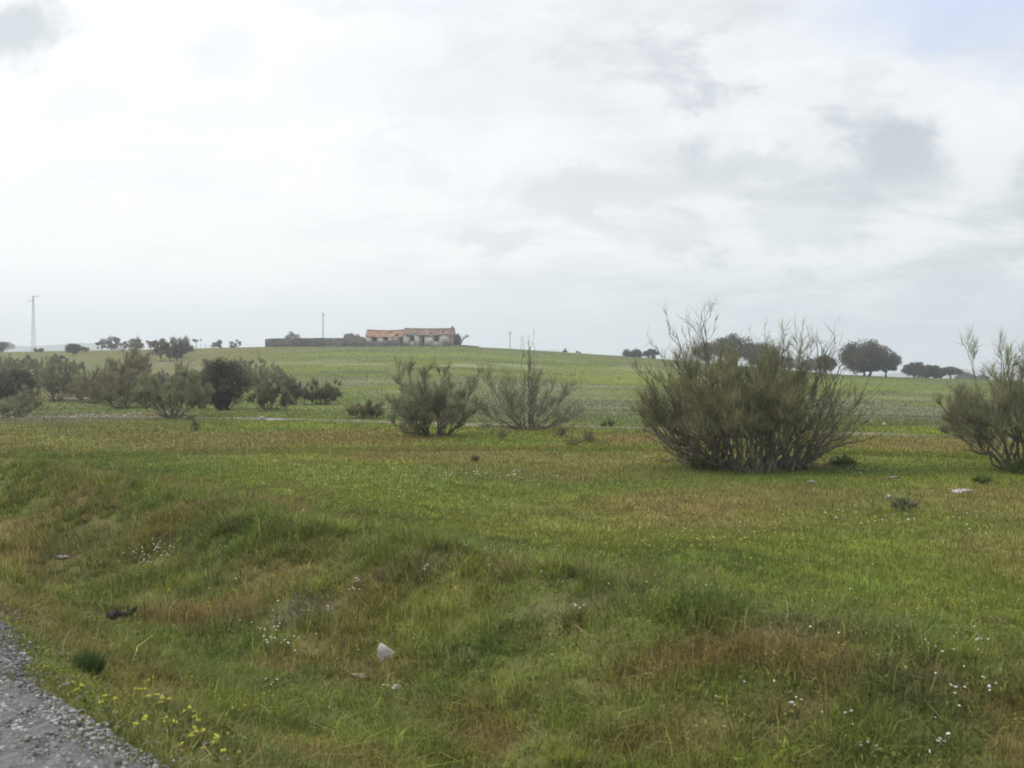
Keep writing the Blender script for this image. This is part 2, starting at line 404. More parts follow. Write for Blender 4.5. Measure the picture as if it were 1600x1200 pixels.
_t = (1 + 5 ** .5) / 2
ICO_V = np.array([(-1, _t, 0), (1, _t, 0), (-1, -_t, 0), (1, -_t, 0), (0, -1, _t), (0, 1, _t), (0, -1, -_t), (0, 1, -_t), (_t, 0, -1), (_t, 0, 1), (-_t, 0, -1), (-_t, 0, 1)], float)
ICO_V /= np.linalg.norm(ICO_V[0])
ICO_F = np.array([(0, 11, 5), (0, 5, 1), (0, 1, 7), (0, 7, 10), (0, 10, 11), (1, 5, 9), (5, 11, 4), (11, 10, 2), (10, 7, 6), (7, 1, 8), (3, 9, 4), (3, 4, 2), (3, 2, 6), (3, 6, 8), (3, 8, 9), (4, 9, 5), (2, 4, 11), (6, 2, 10), (8, 6, 7), (9, 8, 1)])

def stones_np(P, size, cols, flat=.65):
    n = len(P)
    V = ICO_V[None] * (1 + (rng.random((n, 12, 1)) - .5) * .8)
    sc = size[:, None, None] * np.stack([.7 + .7 * rng.random(n), .7 + .5 * rng.random(n), flat * (.6 + .6 * rng.random(n))], 1)[:, None]
    V = V * sc
    th = rng.random(n) * 6.28; c, s_ = np.cos(th)[:, None], np.sin(th)[:, None]
    V = np.stack([V[..., 0] * c - V[..., 1] * s_, V[..., 0] * s_ + V[..., 1] * c, V[..., 2]], -1) + P[:, None]
    Fs = (ICO_F[None] + (np.arange(n) * 12)[:, None, None]).reshape(-1, 3)
    return V.reshape(-1, 3), Fs, np.repeat(cols, 12, 0)

def build_gravel():
    n = 85000
    w = rng.uniform(-1, 15, n) ** 1.0; e = 1.40 + (fbm(w * 1.1, w * 0, 6, 3) - .5) * .45
    s = e + .06 - np.abs(rng.normal(0, .75, n)); k = rng.random(n) < .06; s[k] = e[k] + rng.random(k.sum()) * .5
    X = s * DIRS[0] + w * DIRW[0]; Y = s * DIRS[1] + w * DIRW[1]
    sz = np.clip(rng.lognormal(math.log(.0047), .5, n), .0025, .017)
    Z = H(X, Y) + .02 + sz * .15
    g = np.clip(rng.normal(.15, .06, n), .04, .4)[:, None] * np.array([[1, .98, .97]])
    g = g * (.6 + .9 * fbm(X / .35, Y / .35, 151, 3))[:, None]
    br = rng.random(n) < .06; g[br] = g[br] * np.array([1.15, .9, .72])
    wh = rng.random(n) < .025; g[wh] = .32
    V, Fs, C = stones_np(np.stack([X, Y, Z], 1), sz, g)
    tag(mesh_np('gravel', V, [Fs], M['stone'], cols=C), 'loose grey gravel stones on the road shoulder', 'gravel', kind='stuff')
build_gravel()

def build_track():
    pts = [hit(*p) for p in [(250, 652), (450, 656), (740, 664), (990, 669), (1200, 674), (1360, 679), (1480, 683), (1600, 688)]]
    pts = [(pts[0][0] - 30, pts[0][1] + 8, 0)] + pts + [(pts[-1][0] + 25, pts[-1][1] - 4, 0)]
    P = np.array(pts)[:, :2]; d = np.concatenate([[0], np.cumsum(np.hypot(*np.diff(P, axis=0).T))])
    t = np.linspace(0, d[-1], 260); X = np.interp(t, d, P[:, 0]); Y = np.interp(t, d, P[:, 1])
    off = np.linspace(-1.0, 1.0, 9)
    XX = X[:, None] + 0 * off; YY = Y[:, None] + off[None] * (1 + (fbm(t[:, None] * .3, off[None] * 0 + 3, 8, 3) - .5) * 1.2)
    ZZ = H(XX, YY) + .035 - .12 * (np.abs(off[None]) > .9)
    V = np.stack([XX, YY, ZZ], -1).reshape(-1, 3); n = 9
    i = np.arange(len(t) - 1)[:, None] * n; j = np.arange(n - 1)[None]
    q = np.stack([i + j, i + n + j, i + n + j + 1, i + j + 1], -1).reshape(-1, 4)
    tag(mesh_np('path', V, [q], M['track'], smooth=True), kind='structure', label='pale dirt track crossing the foot of the hill')
build_track()

# ------------------------------------------------------------------ grass
def blades(P, h, w, cols, lean=.35, curl=.5, tipmul=1.15):
    n = len(P); th = rng.random(n) * 6.283; a = np.stack([np.cos(th), np.sin(th), np.zeros(n)], 1) * (w / 2)[:, None]
    ph = rng.random(n) * 6.283; ld = np.stack([np.cos(ph), np.sin(ph), np.zeros(n)], 1)
    l = (np.abs(rng.normal(0, lean, n)) + .05)[:, None]
    up = np.array([[0, 0, 1.]]); hh = h[:, None]
    mid = P + (up * .55 + ld * l * .35) * hh
    tip = P + (up * (1 - curl * l * .6) + ld * l * (1.0 + curl)) * hh
    V = np.stack([P - a, P + a, mid + a * .75, mid - a * .75, tip], 1)
    b = (np.arange(n) * 5)[:, None]
    q = b + np.array([[0, 1, 2, 3]]); t = b + np.array([[3, 2, 4]])
    C = np.stack([cols * .95, cols * .95, cols, cols, cols * tipmul], 1)
    return V.reshape(-1, 3), q, t, C.reshape(-1, 3)

def leaves(P, size, cols, flat=.5):
    n = len(P)
    a = rng.normal(0, 1, (n, 3)); a[:, 2] *= flat; a /= np.linalg.norm(a, axis=1)[:, None]
    b = rng.normal(0, 1, (n, 3)); b[:, 2] *= flat; b -= (a * b).sum(1)[:, None] * a; b /= np.linalg.norm(b, axis=1)[:, None]
    a *= size[:, None]; b *= (size * .55)[:, None]
    V = np.stack([P - a, P + b, P + a, P - b], 1); q = (np.arange(n) * 4)[:, None] + np.array([[0, 1, 2, 3]])
    return V.reshape(-1, 3), q, np.repeat(cols, 4, 0)

def twig_mesh(P, D, Ln, w, cols):
    n = len(P); D = D / np.linalg.norm(D, axis=1)[:, None]
    a = np.cross(D, rng.normal(0, 1, (n, 3))); a /= (np.linalg.norm(a, axis=1)[:, None] + 1e-9); a *= (w / 2)[:, None]
    bend = rng.normal(0, .12, (n, 3)) * Ln[:, None]; bend[:, 2] = np.abs(bend[:, 2])
    mid = P + D * (Ln * .5)[:, None]; tip = P + D * Ln[:, None] + bend
    V = np.stack([P - a, P + a, mid + a * .8, mid - a * .8, tip], 1)
    b = (np.arange(n) * 5)[:, None]
    return V.reshape(-1, 3), b + np.array([[0, 1, 2, 3]]), b + np.array([[3, 2, 4]]), np.repeat(cols, 5, 0)

def blade_height(x, y, s):
    bank = sstep(1.6, 3.0, s) * (1 - sstep(7.0, 8.6, s))
    n = fbm(x / .7, y / .7, 111, 3); n2 = fbm(x / 2.2, y / 2.2, 113, 2)
    h = .045 + .035 * n + bank * (.015 + .10 * sstep(.42, .74, n) + .03 * n2)
    for (mx, my, mr, mh) in MOUNDS:
        h = h + mh * .6 * np.exp(-((x - mx) ** 2 + (y - my) ** 2) / mr ** 2)
    return h

def build_grass():
    Vs, Qs, Ts, Cs = [], [], [], []; base = 0
    def push(V, q, t, C):
        nonlocal base
        Vs.append(V); Qs.append(q + base)
        if t is not None: Ts.append(t + base)
        Cs.append(C); base += len(V)
    def sample(n, r0, r1, p):
        a = rng.uniform(R(-37), R(37), n); u = rng.random(n)
        if abs(p) < 1e-6: r = r0 * (r1 / r0) ** u
        else: r = (r0 ** p + u * (r1 ** p - r0 ** p)) ** (1 / p)
        x, y = r * np.sin(a), r * np.cos(a); s, w = sw(x, y)
        edge = 1.40 + (fbm(w * 1.1, w * 0, 6, 3) - .5) * .45
        k = s > edge + .05 + rng.random(n) ** 3 * .3
        return x[k], y[k], s[k], r[k]
    def shade(x, y, spread=.22):
        c = cover(x, y); n = len(x)
        c = c * np.exp(rng.normal(0, spread, n))[:, None]
        k = rng.random(n) < .06 * (spread > .1); c[k] = ST * rng.uniform(.5, 1.0, (k.sum(), 1))
        k = rng.random(n) < .10 * (spread > .1); c[k] = c[k] * np.array([1.25, .85, .8])
        return c
    # near verge, ditch and bank
    x, y, s, r = sample(620000, 2.6, 31, .35)
    keep = (s < 9.5); x, y, s, r = x[keep], y[keep], s[keep], r[keep]
    # grass grows in tufts: pull blades towards their tuft centres
    h = blade_height(x, y, s) * np.exp(rng.normal(0, .3, len(x)))
    bare = fbm(x / .45, y / .45, 131, 3); h = h * 1.0; k = (bare < .62) | (rng.random(len(x)) < .55); h = h * np.where(bare < .60, 1, .55)
    x, y, s, r, h = x[k], y[k], s[k], r[k], h[k]
    push(*blades(np.stack([x, y, H(x, y) - .01], 1), h, .0035 + .0006 * r * rng.random(len(x)), shade(x, y, .42) * 1.18, .6, .6))
    # tussocks: each a bunch of blades fanning out of one spot, with its own size and colour
    def tufts(n, r0, r1, p, smin, smax, hlo, hhi, rad, nb, lip, spots=None):
        if spots is None:
            x, y, s, r = sample(n, r0, r1, p); k = (s > smin) & (s < smax)
            x, y, s, r = x[k], y[k], s[k], r[k]
            cl = fbm(x / 1.1, y / 1.1, 161, 3); k = (cl > .44) | (rng.random(len(x)) < .25); x, y, s, r = x[k], y[k], s[k], r[k]
        else:
            x, y = np.array(spots).T; s, _w = sw(x, y); r = np.hypot(x, y)
        sc = np.interp(sw(x, y)[1], CW, CS); near_lip = np.exp(-((s - sc - .05) / .45) ** 2) * lip
        size = rng.uniform(.5, 1.3, len(x)) * (1 + .7 * near_lip)
        base_c = cover(x, y) * np.exp(rng.normal(0, .22, len(x)))[:, None] * 1.3
        pick = rng.random(len(x)); k = pick < .16; base_c[k] = base_c[k] * .4 + ST * .55; k = (pick > .16) & (pick < .45); base_c[k] = base_c[k] * .5 + YG * .62
        k = pick > .86; base_c[k] = base_c[k] * .45 + DG * .5
        m = np.maximum(6, (nb * size ** 1.6 * rng.uniform(.5, 1.5, len(x)) * np.clip(7 / r, .25, 1)).astype(int)); idx = np.repeat(np.arange(len(x)), m); N_ = len(idx)
        rr = np.sqrt(rng.random(N_)) * rad * size[idx]; th = rng.random(N_) * 6.283
        ox, oy = rr * np.cos(th), rr * np.sin(th); X_, Y_ = x[idx] + ox, y[idx] + oy
        hh = rng.uniform(hlo, hhi, len(x))[idx] * size[idx] * np.exp(rng.normal(0, .25, N_)) * (1 - .35 * rr / (rad * size[idx] + 1e-6))
        P = np.stack([X_, Y_, H(X_, Y_) - .01], 1); lean = np.stack([ox, oy], 1) / (rad * size[idx] + 1e-6)[:, None] * .5 + rng.normal(0, .22, (N_, 2))
        D = np.concatenate([lean, np.ones((N_, 1))], 1)
        w = (.0035 + .0005 * r[idx]) * rng.uniform(.6, 1.2, N_)
        V, q, t, C = twig_mesh(P, D, hh, w, base_c[idx] * np.exp(rng.normal(0, .3, (N_, 1))))
        V = V.copy(); tip = V[4::5]; V[4::5] = tip + np.concatenate([lean * (hh * .35)[:, None], (-.12 * hh)[:, None]], 1)
        push(V, q, t, C)
    tufts(6200, 2.8, 26, .5, 1.9, 8.4, .06, .135, .07, 60, .8)
    sp_ = []
    for (mx, my, mr, mh) in MOUNDS: sp_ += [(mx + rng.normal() * mr * .5, my + rng.normal() * mr * .5) for _ in range(int(16 + 30 * mr))]
    tufts(0, 0, 0, 0, 0, 0, .10, .17, .09, 150, .6, sp_)
    lw = rng.uniform(-1, 26, 420); ls = np.interp(lw, CW, CS) + rng.normal(-.05, .28, 420)
    k = fbm(lw / 1.2, lw * 0, 171, 2) > .45; lw, ls = lw[k], ls[k]
    tufts(0, 0, 0, 0, 0, 0, .08, .145, .08, 100, .6, np.stack([ls * DIRS[0] + lw * DIRW[0], ls * DIRS[1] + lw * DIRW[1]], 1))
    tufts(2600, 7, 40, .3, 8.3, 99, .05, .10, .10, 34, 0)
    # broad low leaves of herbs in the ditch and bank
    x, y, s, r = sample(150000, 2.6, 15, .6); k = (s < 8.5) & (fbm(x / .6, y / .6, 141, 3) > .5); x, y, s, r = x[k], y[k], s[k], r[k]
    z = H(x, y) + rng.random(len(x)) ** 1.5 * blade_height(x, y, s) * .7 + .01
    V, q, C = leaves(np.stack([x, y, z], 1), .007 + .016 * rng.random(len(x)) ** 2, shade(x, y, .3) * .75 + DG * .55, .6)
    push(V, q, None, C)
    # sparse weeds creeping over the edge of the gravel
    w_ = rng.uniform(0, 14, 5200); e_ = 1.40 + (fbm(w_ * 1.1, w_ * 0, 6, 3) - .5) * .45; s_ = e_ + .1 - np.abs(rng.normal(0, .16, len(w_)))
    x, y = s_ * DIRS[0] + w_ * DIRW[0], s_ * DIRS[1] + w_ * DIRW[1]; k = fbm(x / .25, y / .25, 191, 3) > .5; x, y = x[k], y[k]
    push(*blades(np.stack([x, y, H(x, y) + .01], 1), rng.uniform(.015, .06, len(x)), np.full(len(x), .005), (cover(x, y) * .6 + G * .4), .7, .6))
    # dead straw stalks and litter
    x, y, s, r = sample(16000, 2.6, 20, .5); k = (s > 1.7) & (s < 9) & (fbm(x / .8, y / .8, 181, 3) > .5); x, y, s, r = x[k], y[k], s[k], r[k]; n_ = len(x)
    D = rng.normal(0, .8, (n_, 3)); D[:, 2] = np.abs(D[:, 2]) * .8 + .15
    push(*twig_mesh(np.stack([x, y, H(x, y) + .01], 1), D, rng.uniform(.05, .24, n_), .0025 + .0004 * r, ST[None] * rng.uniform(.35, 1.15, (n_, 1))))
    # the short meadow beyond
    x, y, s, r = sample(330000, 7.0, 30, .2); k = s > 7.2; x, y, s, r = x[k], y[k], s[k], r[k]
    h = (.045 + .05 * fbm(x / 1.5, y / 1.5, 121, 3)) * np.exp(rng.normal(0, .3, len(x)))
    push(*blades(np.stack([x, y, H(x, y) - .01], 1), h, .004 + .00065 * r * rng.random(len(x)), shade(x, y, .14), .5, .5))
    x, y, s, r = sample(150000, 28, 62, 0)
    h = (.05 + .09 * fbm(x / 3, y / 2, 122, 3)) * np.exp(rng.normal(0, .3, len(x)))
    push(*blades(np.stack([x, y, H(x, y) - .02], 1), h, .01 + .0008 * r * rng.random(len(x)), shade(x, y, .09), .5, .5))
    x, y, s, r = sample(110000, 60, 300, -.3)
    h = (.06 + .12 * fbm(x / 8, y / 4, 123, 3)) * np.exp(rng.normal(0, .3, len(x)))
    push(*blades(np.stack([x, y, H(x, y) - .03], 1), h, (.0006 * r + .02) * (.4 + rng.random(len(x))), shade(x, y, .07), .6, .5))
    o = mesh_np('grass', np.concatenate(Vs), [np.concatenate(Qs), np.concatenate(Ts)], M['grass'], cols=np.concatenate(Cs))
    tag(o, 'green and reddish pasture grass covering verge, ditch, bank and meadow', 'grass', kind='stuff')
build_grass()

# tiny flowers spread over the meadow
def build_specks():
    P = []; C = []
    def spread(px, py, rx, ry, n, col, h=.09):
        for _ in range(n):
            a = px + rng.normal() * rx; b = py + rng.normal() * ry
            if b < 640: continue
            x0, y0, z0 = flat_hit(a, b)
            P.append((x0, y0, z0 + h * (.7 + .6 * rng.random()))); C.append(col)
    def flat_hit(a, b):
        t = EYE / max((b - HOR) / F, .02)
        for _ in range(4):
            x = (a - 800) / F * t; t = (EYE - float(H(x, t)) - .0) / ((b - HOR) / F)
        x = (a - 800) / F * t
        return x, t, float(H(x, t))
    W_ = (.62, .63, .55); Y_ = (.55, .50, .12); V_ = (.16, .12, .22); LY = (.42, .42, .16)
    spread(740, 745, 50, 3, 50, W_); spread(700, 765, 120, 14, 90, LY); spread(600, 760, 90, 14, 50, LY); spread(950, 795, 70, 10, 80, ST * 1.4)
    spread(1150, 830, 150, 20, 130, LY); spread(900, 870, 160, 26, 130, LY); spread(1400, 815, 60, 10, 35, W_); spread(1120, 850, 80, 14, 60, Y_)
    spread(1500, 950, 70, 25, 60, LY); spread(800, 930, 60, 16, 20, W_); spread(1000, 925, 120, 16, 40, V_); spread(1450, 1000, 60, 8, 20, W_)
    spread(480, 790, 150, 14, 50, LY); spread(240, 880, 18, 12, 40, W_, .2); spread(430, 1010, 25, 26, 26, W_, .16); spread(490, 950, 22, 12, 14, V_, .2)
    spread(800, 840, 400, 60, 160, LY); spread(150, 860, 70, 12, 30, ST * 1.2); spread(1350, 740, 30, 2, 14, (.3, .3, .28)); spread(1400, 1120, 120, 40, 26, W_, .16)
    spread(1200, 1150, 180, 30, 20, W_, .14); spread(750, 1040, 120, 60, 30, ST, .14); spread(340, 780, 60, 8, 20, W_)
    spread(800, 1000, 420, 80, 70, LY, .14); spread(1300, 1000, 160, 30, 60, ST * .9, .15); spread(480, 900, 120, 40, 60, ST * .8, .2); spread(1050, 1060, 120, 30, 60, ST * .8, .15)
    P_ = np.array(P); r = P_[:, 1]
    V, q, C_ = leaves(P_, .006 + .00065 * r * (.5 + rng.random(len(P_))), np.array([list(c) for c in C], float), .5)
    tag(mesh_np('tiny_flowers', V, [q], M['petals'], cols=C_), 'tiny pale yellow and white flowers scattered through the meadow', 'wildflowers', kind='stuff')
build_specks()

# ------------------------------------------------------------------ shrubs and trees
def bez(p0, p1, p2, n):
    t = np.linspace(0, 1, n)[:, None]
    return (1 - t) ** 2 * p0 + 2 * t * (1 - t) * p1 + t * t * p2

OLIVE = np.array([.185, .172, .088]); OLIVEG = np.array([.200, .205, .115]); GREYT = np.array([.165, .150, .112])

def broom(name, label, cat, loc, W, Ht, seed, n1=18, n2=6, n3=5, tw=14, twl=.34, tww=.006, col=OLIVE, base_r=.25, low=.15, extra=(), dens=None, group=None, stemr=.03, upw=.4, zlo=.45, depth=1.0, skirt=.0, lowp=.45, shoulder=.5):
    """a broom: many bent stems fanning out of the ground, each ending in upright bunches of thin green twigs"""
    g = np.random.default_rng(seed); t0 = thing(name, label, cat, loc, 0, group)
    st = MB(); TP, TD, TL = [], [], []
    Rr = W / 2
    def tufts(pts, tdir, n, L):
        k = len(pts)
        f = g.uniform(.25, 1.0, n) ** .8 * (k - 1); i = np.minimum(f.astype(int), k - 2); u = (f - i)[:, None]
        P = pts[i] * (1 - u) + pts[i + 1] * u
        D = tdir[None] * .8 + g.normal(0, .5, (n, 3)) + np.array([[0, 0, upw]])
        TP.append(P); TD.append(D); TL.append(L * g.uniform(.5, 1.25, n))
    def grow(p0, d, L, lev, r):
        d = d / np.linalg.norm(d)
        d2 = d + g.normal(0, .34, 3) + np.array([0, 0, .28 if lev > 1 else .1]); d2 /= np.linalg.norm(d2)
        pts = bez(p0, p0 + d * L * .5, p0 + d * L * .5 + d2 * L * .5, 4)
        pts[1:-1] += g.normal(0, .06, (2, 3)) * L
        st.tube(pts, np.linspace(r, r * .45, 4), 4 if lev < 3 else 3)
        return pts, d2
    targets = []
    for i in range(n1):
        ph = i * 2.39996 + g.normal(0, .3); q = math.sqrt((i + .5) / n1) * g.uniform(.85, 1.05)
        rx = Rr * q * .96 
        top = Ht * .86 * (1 - shoulder * q ** 2.6) * g.uniform(zlo, 1.04)
        if q > .7 and g.random() < lowp: top = Ht * g.uniform(low, .45)
        targets.append((rx * math.cos(ph), rx * math.sin(ph) * depth, top, 1.0))
    for e in extra: targets.append((e[0], e[1], e[2], e[3] if len(e) > 3 else .7))
    for (tx, ty, tz, dn) in targets:
        if dens is not None: dn = dn * dens(tx, tz)
        ph = math.atan2(ty, tx + 1e-6); b0 = np.array([math.cos(ph) * base_r * g.uniform(.2, 1), math.sin(ph) * base_r * g.uniform(.2, 1), -.05])
        end = np.array([tx, ty, tz]); mid = np.array([tx * .62, ty * .62, tz * .30 + .0]) + g.normal(0, .05, 3) * Ht * .6
        pts = bez(b0, mid, end, 9); pts[1:-1] += g.normal(0, .018, (7, 3)) * Ht; pts[:, 2] = np.maximum(pts[:, 2], -.05)
        pts[1:, 2] = np.maximum(pts[1:, 2], .06)
        L0 = np.linalg.norm(end - b0); r0 = stemr * g.uniform(.6, 1.25)
        st.tube(pts, np.linspace(r0, r0 * .3, 9), 6)
        m2 = max(1, int(round(n2 * (.5 + .5 * dn))))
        for k in range(m2):
            f = g.uniform(.36, 1.0); i = min(int(f * 8), 7); p = pts[i] + (pts[i + 1] - pts[i]) * (f * 8 - i)
            tg = pts[i + 1] - pts[i]; tg /= np.linalg.norm(tg)
            d = tg + g.normal(0, .5, 3) * np.array([1, 1, .6]) + np.array([0, 0, .25])
            L = L0 * g.uniform(.20, .36) * (1.15 - .4 * f)
            p2, dd = grow(p, d, L, 2, r0 * .42)
            m3 = max(1, int(round(n3 * dn)))
            for kk in range(m3):
                f2 = g.uniform(.2, 1); i2 = min(int(f2 * 3), 2); q0 = p2[i2] + (p2[i2 + 1] - p2[i2]) * (f2 * 3 - i2)
                p3, d3 = grow(q0, dd + g.normal(0, .45, 3) + np.array([0, 0, .3]), L * g.uniform(.35, .65), 3, r0 * .2)
                tufts(p3, d3, max(3, int(tw * dn)), twl)
            tufts(p2, dd, max(2, int(tw * .4 * dn)), twl)
    P = np.concatenate(TP); D = np.concatenate(TD); Ln = np.concatenate(TL); n = len(P)
    P[:, 2] = np.maximum(P[:, 2], .03)
    k = (P[:, 2] > skirt) | (g.random(n) < .12); P, D, Ln = P[k], D[k], Ln[k]; n = len(P)
    cc = col[None] * np.exp(g.normal(0, .22, (n, 1))) * (.85 + .3 * vnoise(P[:, 0] * 2 + seed, P[:, 2] * 2, 3))[:, None]
    k = g.random(n) < .12; cc[k] = GREYT * g.uniform(.7, 1.5, (k.sum(), 1))
    V, q, t, C = twig_mesh(P, D, Ln, tww * g.uniform(.6, 1.3, n), cc)
    st.build('stems', M['bark'], t0)
    mesh_np('foliage', V, [q, t], M['twig'], t0, C)
    return t0

def leafy(name, label, cat, loc, W, Ht, seed, trunk_h=.25, clumps=40, per=70, leaf=.13, col=np.array([.045, .052, .03]), group=None, trunks=1, flatb=.55, lean=0, depth=.9, gap=.0, squash=1.0):
    g = np.random.default_rng(seed); t0 = thing(name, label, cat, loc, 0, group)
    th = Ht * trunk_h; cz = th + (Ht - th) * .5; rz = (Ht - th) * .5
    tb = MB(); r0 = max(.03, W * .028)
    cent = []; tries = 0
    while len(cent) < clumps and tries < clumps * 20:
        tries += 1
        v = g.normal(0, 1, 3); v /= np.linalg.norm(v); q = g.uniform(.35, 1.0) ** .6
        p = np.array([v[0] * W * .42 * q, v[1] * W * .42 * depth * q, cz + v[2] * rz * .84 * q])
        if p[2] < th * .8: continue
        p[0] += lean * (p[2] - th)
        cent.append(p)
    cent = np.array(cent)
    for k in range(trunks):
        a = k * 2.1; bx = 0 if trunks == 1 else math.cos(a) * W * .05
        top = np.array([bx * 2 + lean * th + g.normal(0, W * .03), g.normal(0, .1), th * 1.25])
        base = np.array([bx, 0, -.1]); pts = bez(base, (base + top) / 2 + g.normal(0, W * .02, 3), top, 5)
        tb.tube(pts, np.linspace(r0 * 1.35, r0 * .8, 5) / (1 if trunks == 1 else 1.5), 7)
        for c in cent[g.permutation(len(cent))[:max(5, len(cent) // 3)]]:
            mid = (top + c) / 2 + np.array([0, 0, .08 * Ht]) * g.normal(0, 1)
            tb.tube(bez(top, mid, c, 4), np.linspace(r0 * .45, r0 * .1, 4), 4)
    cr = W * .5 * .30 * g.uniform(.65, 1.25, len(cent)); P, C = [], []
    for c, rr in zip(cent, cr):
        n = int(per * g.uniform(.6, 1.4)); v = g.normal(0, 1, (n, 3)); v /= np.linalg.norm(v, axis=1)[:, None]
        v *= (g.random(n) ** .45)[:, None] * rr; v[:, 2] *= .75
        P.append(c + v); C.append(np.repeat(col[None] * g.uniform(.75, 1.35), n, 0) * np.exp(g.normal(0, .2, (n, 1))))
    P = np.concatenate(P); C = np.concatenate(C)
    k = P[:, 2] > .02; P, C = P[k], C[k]
    V, q, C_ = leaves(P, leaf * g.uniform(.6, 1.3, len(P)), C, 1.0)
    tb.build('trunk', M['barkd'], t0)
    mesh_np('crown', V, [q], M['leaf'], t0, C_)
    return t0

def px_shrub(px, py, wpx, toppy, fn, *a, dist=None, **k):
    loc = hit(px, py) if dist is None else at(px, dist)
    sc = loc[1] / F
    by = HOR - (loc[2] - EYE) / sc
    return fn(*a, loc, wpx * sc, max((by - toppy) * sc, .4 * wpx * sc), **k)

# --- the big broom
x, y, z = hit(1172, 733); sc = y / F
def up(px, py): return ((px - 1172) * sc, (733 - py) * sc)
ex = []
for (px, py, d) in [(1101, 458, .55), (1098, 480, .5), (1058, 486, .6), (1052, 492, .5), (1026, 524, .35), (1140, 515, .6), (1146, 520, .5), (1198, 500, .55), (1212, 505, .6),
                    (1236, 500, .6), (1245, 512, .6), (1258, 528, .5), (1290, 514, .45), (1305, 518, .45), (1300, 525, .4), (1205, 530, .6), (1224, 522, .6), (1270, 540, .55), (1284, 532, .55), (1312, 545, .5), (1252, 535, .6), (1215, 548, .7), (1190, 540, .8), (1330, 590, .45), (1322, 560, .4), (1349, 600, .4), (1362, 640, .5), (1356, 618, .5), (1368, 668, .4), (992, 590, .6), (1008, 578, .7), (1018, 600, .8), (1002, 640, .7), (1340, 590, .3),
                    (1120, 560, 1), (1070, 560, 1), (1160, 550, 1), (1190, 560, 1), (1030, 570, 1), (1000, 600, .9), (998, 625, .7), (1030, 560, .9), (1090, 545, .9)]:
    u, v = up(px, py); ex.append((u, rng.uniform(-.5, .5), v - (.5 if v > 3.2 else .25), d))
for (px, py) in [(1040, 725), (1015, 690), (1025, 705), (1060, 722), (1310, 720), (1300, 700), (1335, 690), (1280, 722), (1350, 655), (1005, 660)]:
    u, v = up(px, py); ex.append((u, rng.uniform(-.5, .5), max(v, .15), .3))
def dens(tx, tz):
    return .55 if tx > 1.45 else 1.0
broom('broom_shrub', 'largest broom shrub, a wide dark olive fan with bare sprigs against the sky', 'shrub', (x, y, z), 384 * sc, 190 * sc, 101,
      n1=92, n2=8, n3=5, tw=10, twl=.25, tww=.0072, zlo=.58, lowp=.2, shoulder=.3, col=np.array([.180, .180, .094]), skirt=.85, extra=ex, dens=dens, base_r=1.3, stemr=.026, depth=.75, low=.2)

G1 = 'broom shrubs scattered over the pasture'
def B(px, py, w, top, seed, label, **k):
    kw = dict(n1=22, n2=6, n3=5, tw=13, twl=.30, tww=.013, group=G1, seed=seed); kw.update(k)
    w *= 1.25 if px > 500 else 1.4; top = py - (py - top) * (1.08 if px > 500 else 1.2)
    return px_shrub(px, py, w, top, lambda *a, **q: broom('broom_shrub', label, 'shrub', *a, **q), **kw)
B(1608, 737, 232, 552, 102, 'broom shrub cut off by the right edge of the photo', n1=44, tw=11, base_r=.5, depth=.8, tww=.0085, col=OLIVEG * .9, zlo=.62, skirt=.5, lowp=.25, shoulder=.35)
B(1512, 684, 75, 592, 103, 'small grey green broom shrub just left of the one at the right edge', n1=16)
B(678, 681, 134, 562, 104, 'upright olive broom shrub below the house, in front of its paler neighbour', n1=38, n2=7, tw=10, base_r=.6, tww=.011, col=OLIVEG * .9)
B(824, 671, 168, 572, 105, 'thin grey see-through broom shrub with wide spreading stems, in the middle of the photo', n1=34, n2=6, n3=4, tw=6, base_r=.5, col=(GREYT + OLIVEG) / 2, tww=.011, zlo=.5,
  extra=[(.05, 0, 3.55, .35), (-.15, 0, 3.1, .3), (.3, 0, 3.2, .3), (.1, .1, 3.3, .3)])
B(575, 654, 50, 626, 106, 'low rounded olive broom shrub left of the upright one under the house', n1=14, twl=.25, tww=.018)
B(505, 632, 50, 590, 107, 'dark fan-shaped shrub standing alone on the lower slope', n1=20, col=OLIVE * .75, tww=.02)
B(458, 633, 34, 586, 108, 'slim grey broom shrub beside the lone dark fan-shaped shrub', n1=14, tww=.02, col=GREYT)
B(420, 641, 56, 600, 109, 'low dark spiky shrub right of the near-black evergreen', n1=18, col=OLIVE * .7, tww=.02)
B(412, 615, 52, 568, 110, 'pale broom shrub behind the low dark spiky one', n1=16, col=OLIVEG, tww=.022)
B(268, 654, 90, 575, 111, 'tall grey green broom shrub left of the near-black evergreen, its stems fanning at the base', n1=26, tw=15, col=OLIVEG, tww=.019)
B(192, 638, 76, 585, 112, 'dense dark green broom shrub beside the tall grey green one', n1=26, tw=15, tww=.02, col=OLIVE * .9)
B(150, 630, 66, 573, 113, 'round-topped broom shrub behind the dense dark green one', n1=24, tw=15, tww=.022)
B(88, 627, 78, 562, 114, 'broad grey broom shrub with several dark stems, third from the left edge', n1=28, tw=15, tww=.022, col=OLIVEG * .9)
B(26, 652, 60, 610, 115, 'pale grey green low broom in front of the dark dome at the left edge', n1=16, tww=.018, col=OLIVEG * 1.15)
B(205, 591, 50, 543, 116, 'upright vase-shaped shrub on the bare pinkish slope', n1=22, tww=.035, twl=.5, tw=12, dist=96)
B(282, 566, 34, 531, 117, 'shrub with pale stems on the left skyline next to the rounded tree', n1=16, tww=.06, twl=.8, tw=10, dist=190, col=GREYT)
B(8, 606, 60, 562, 124, 'grey scrub rising behind the dark dome at the left edge', n1=18, tww=.03, col=OLIVEG * .85)
B(176, 606, 50, 570, 125, 'faint olive scrub behind the round-topped broom', n1=16, tww=.03, col=OLIVEG * .8)
B(248, 612, 46, 572, 126, 'faint grey scrub behind the tall grey green broom', n1=16, tww=.03, col=GREYT)
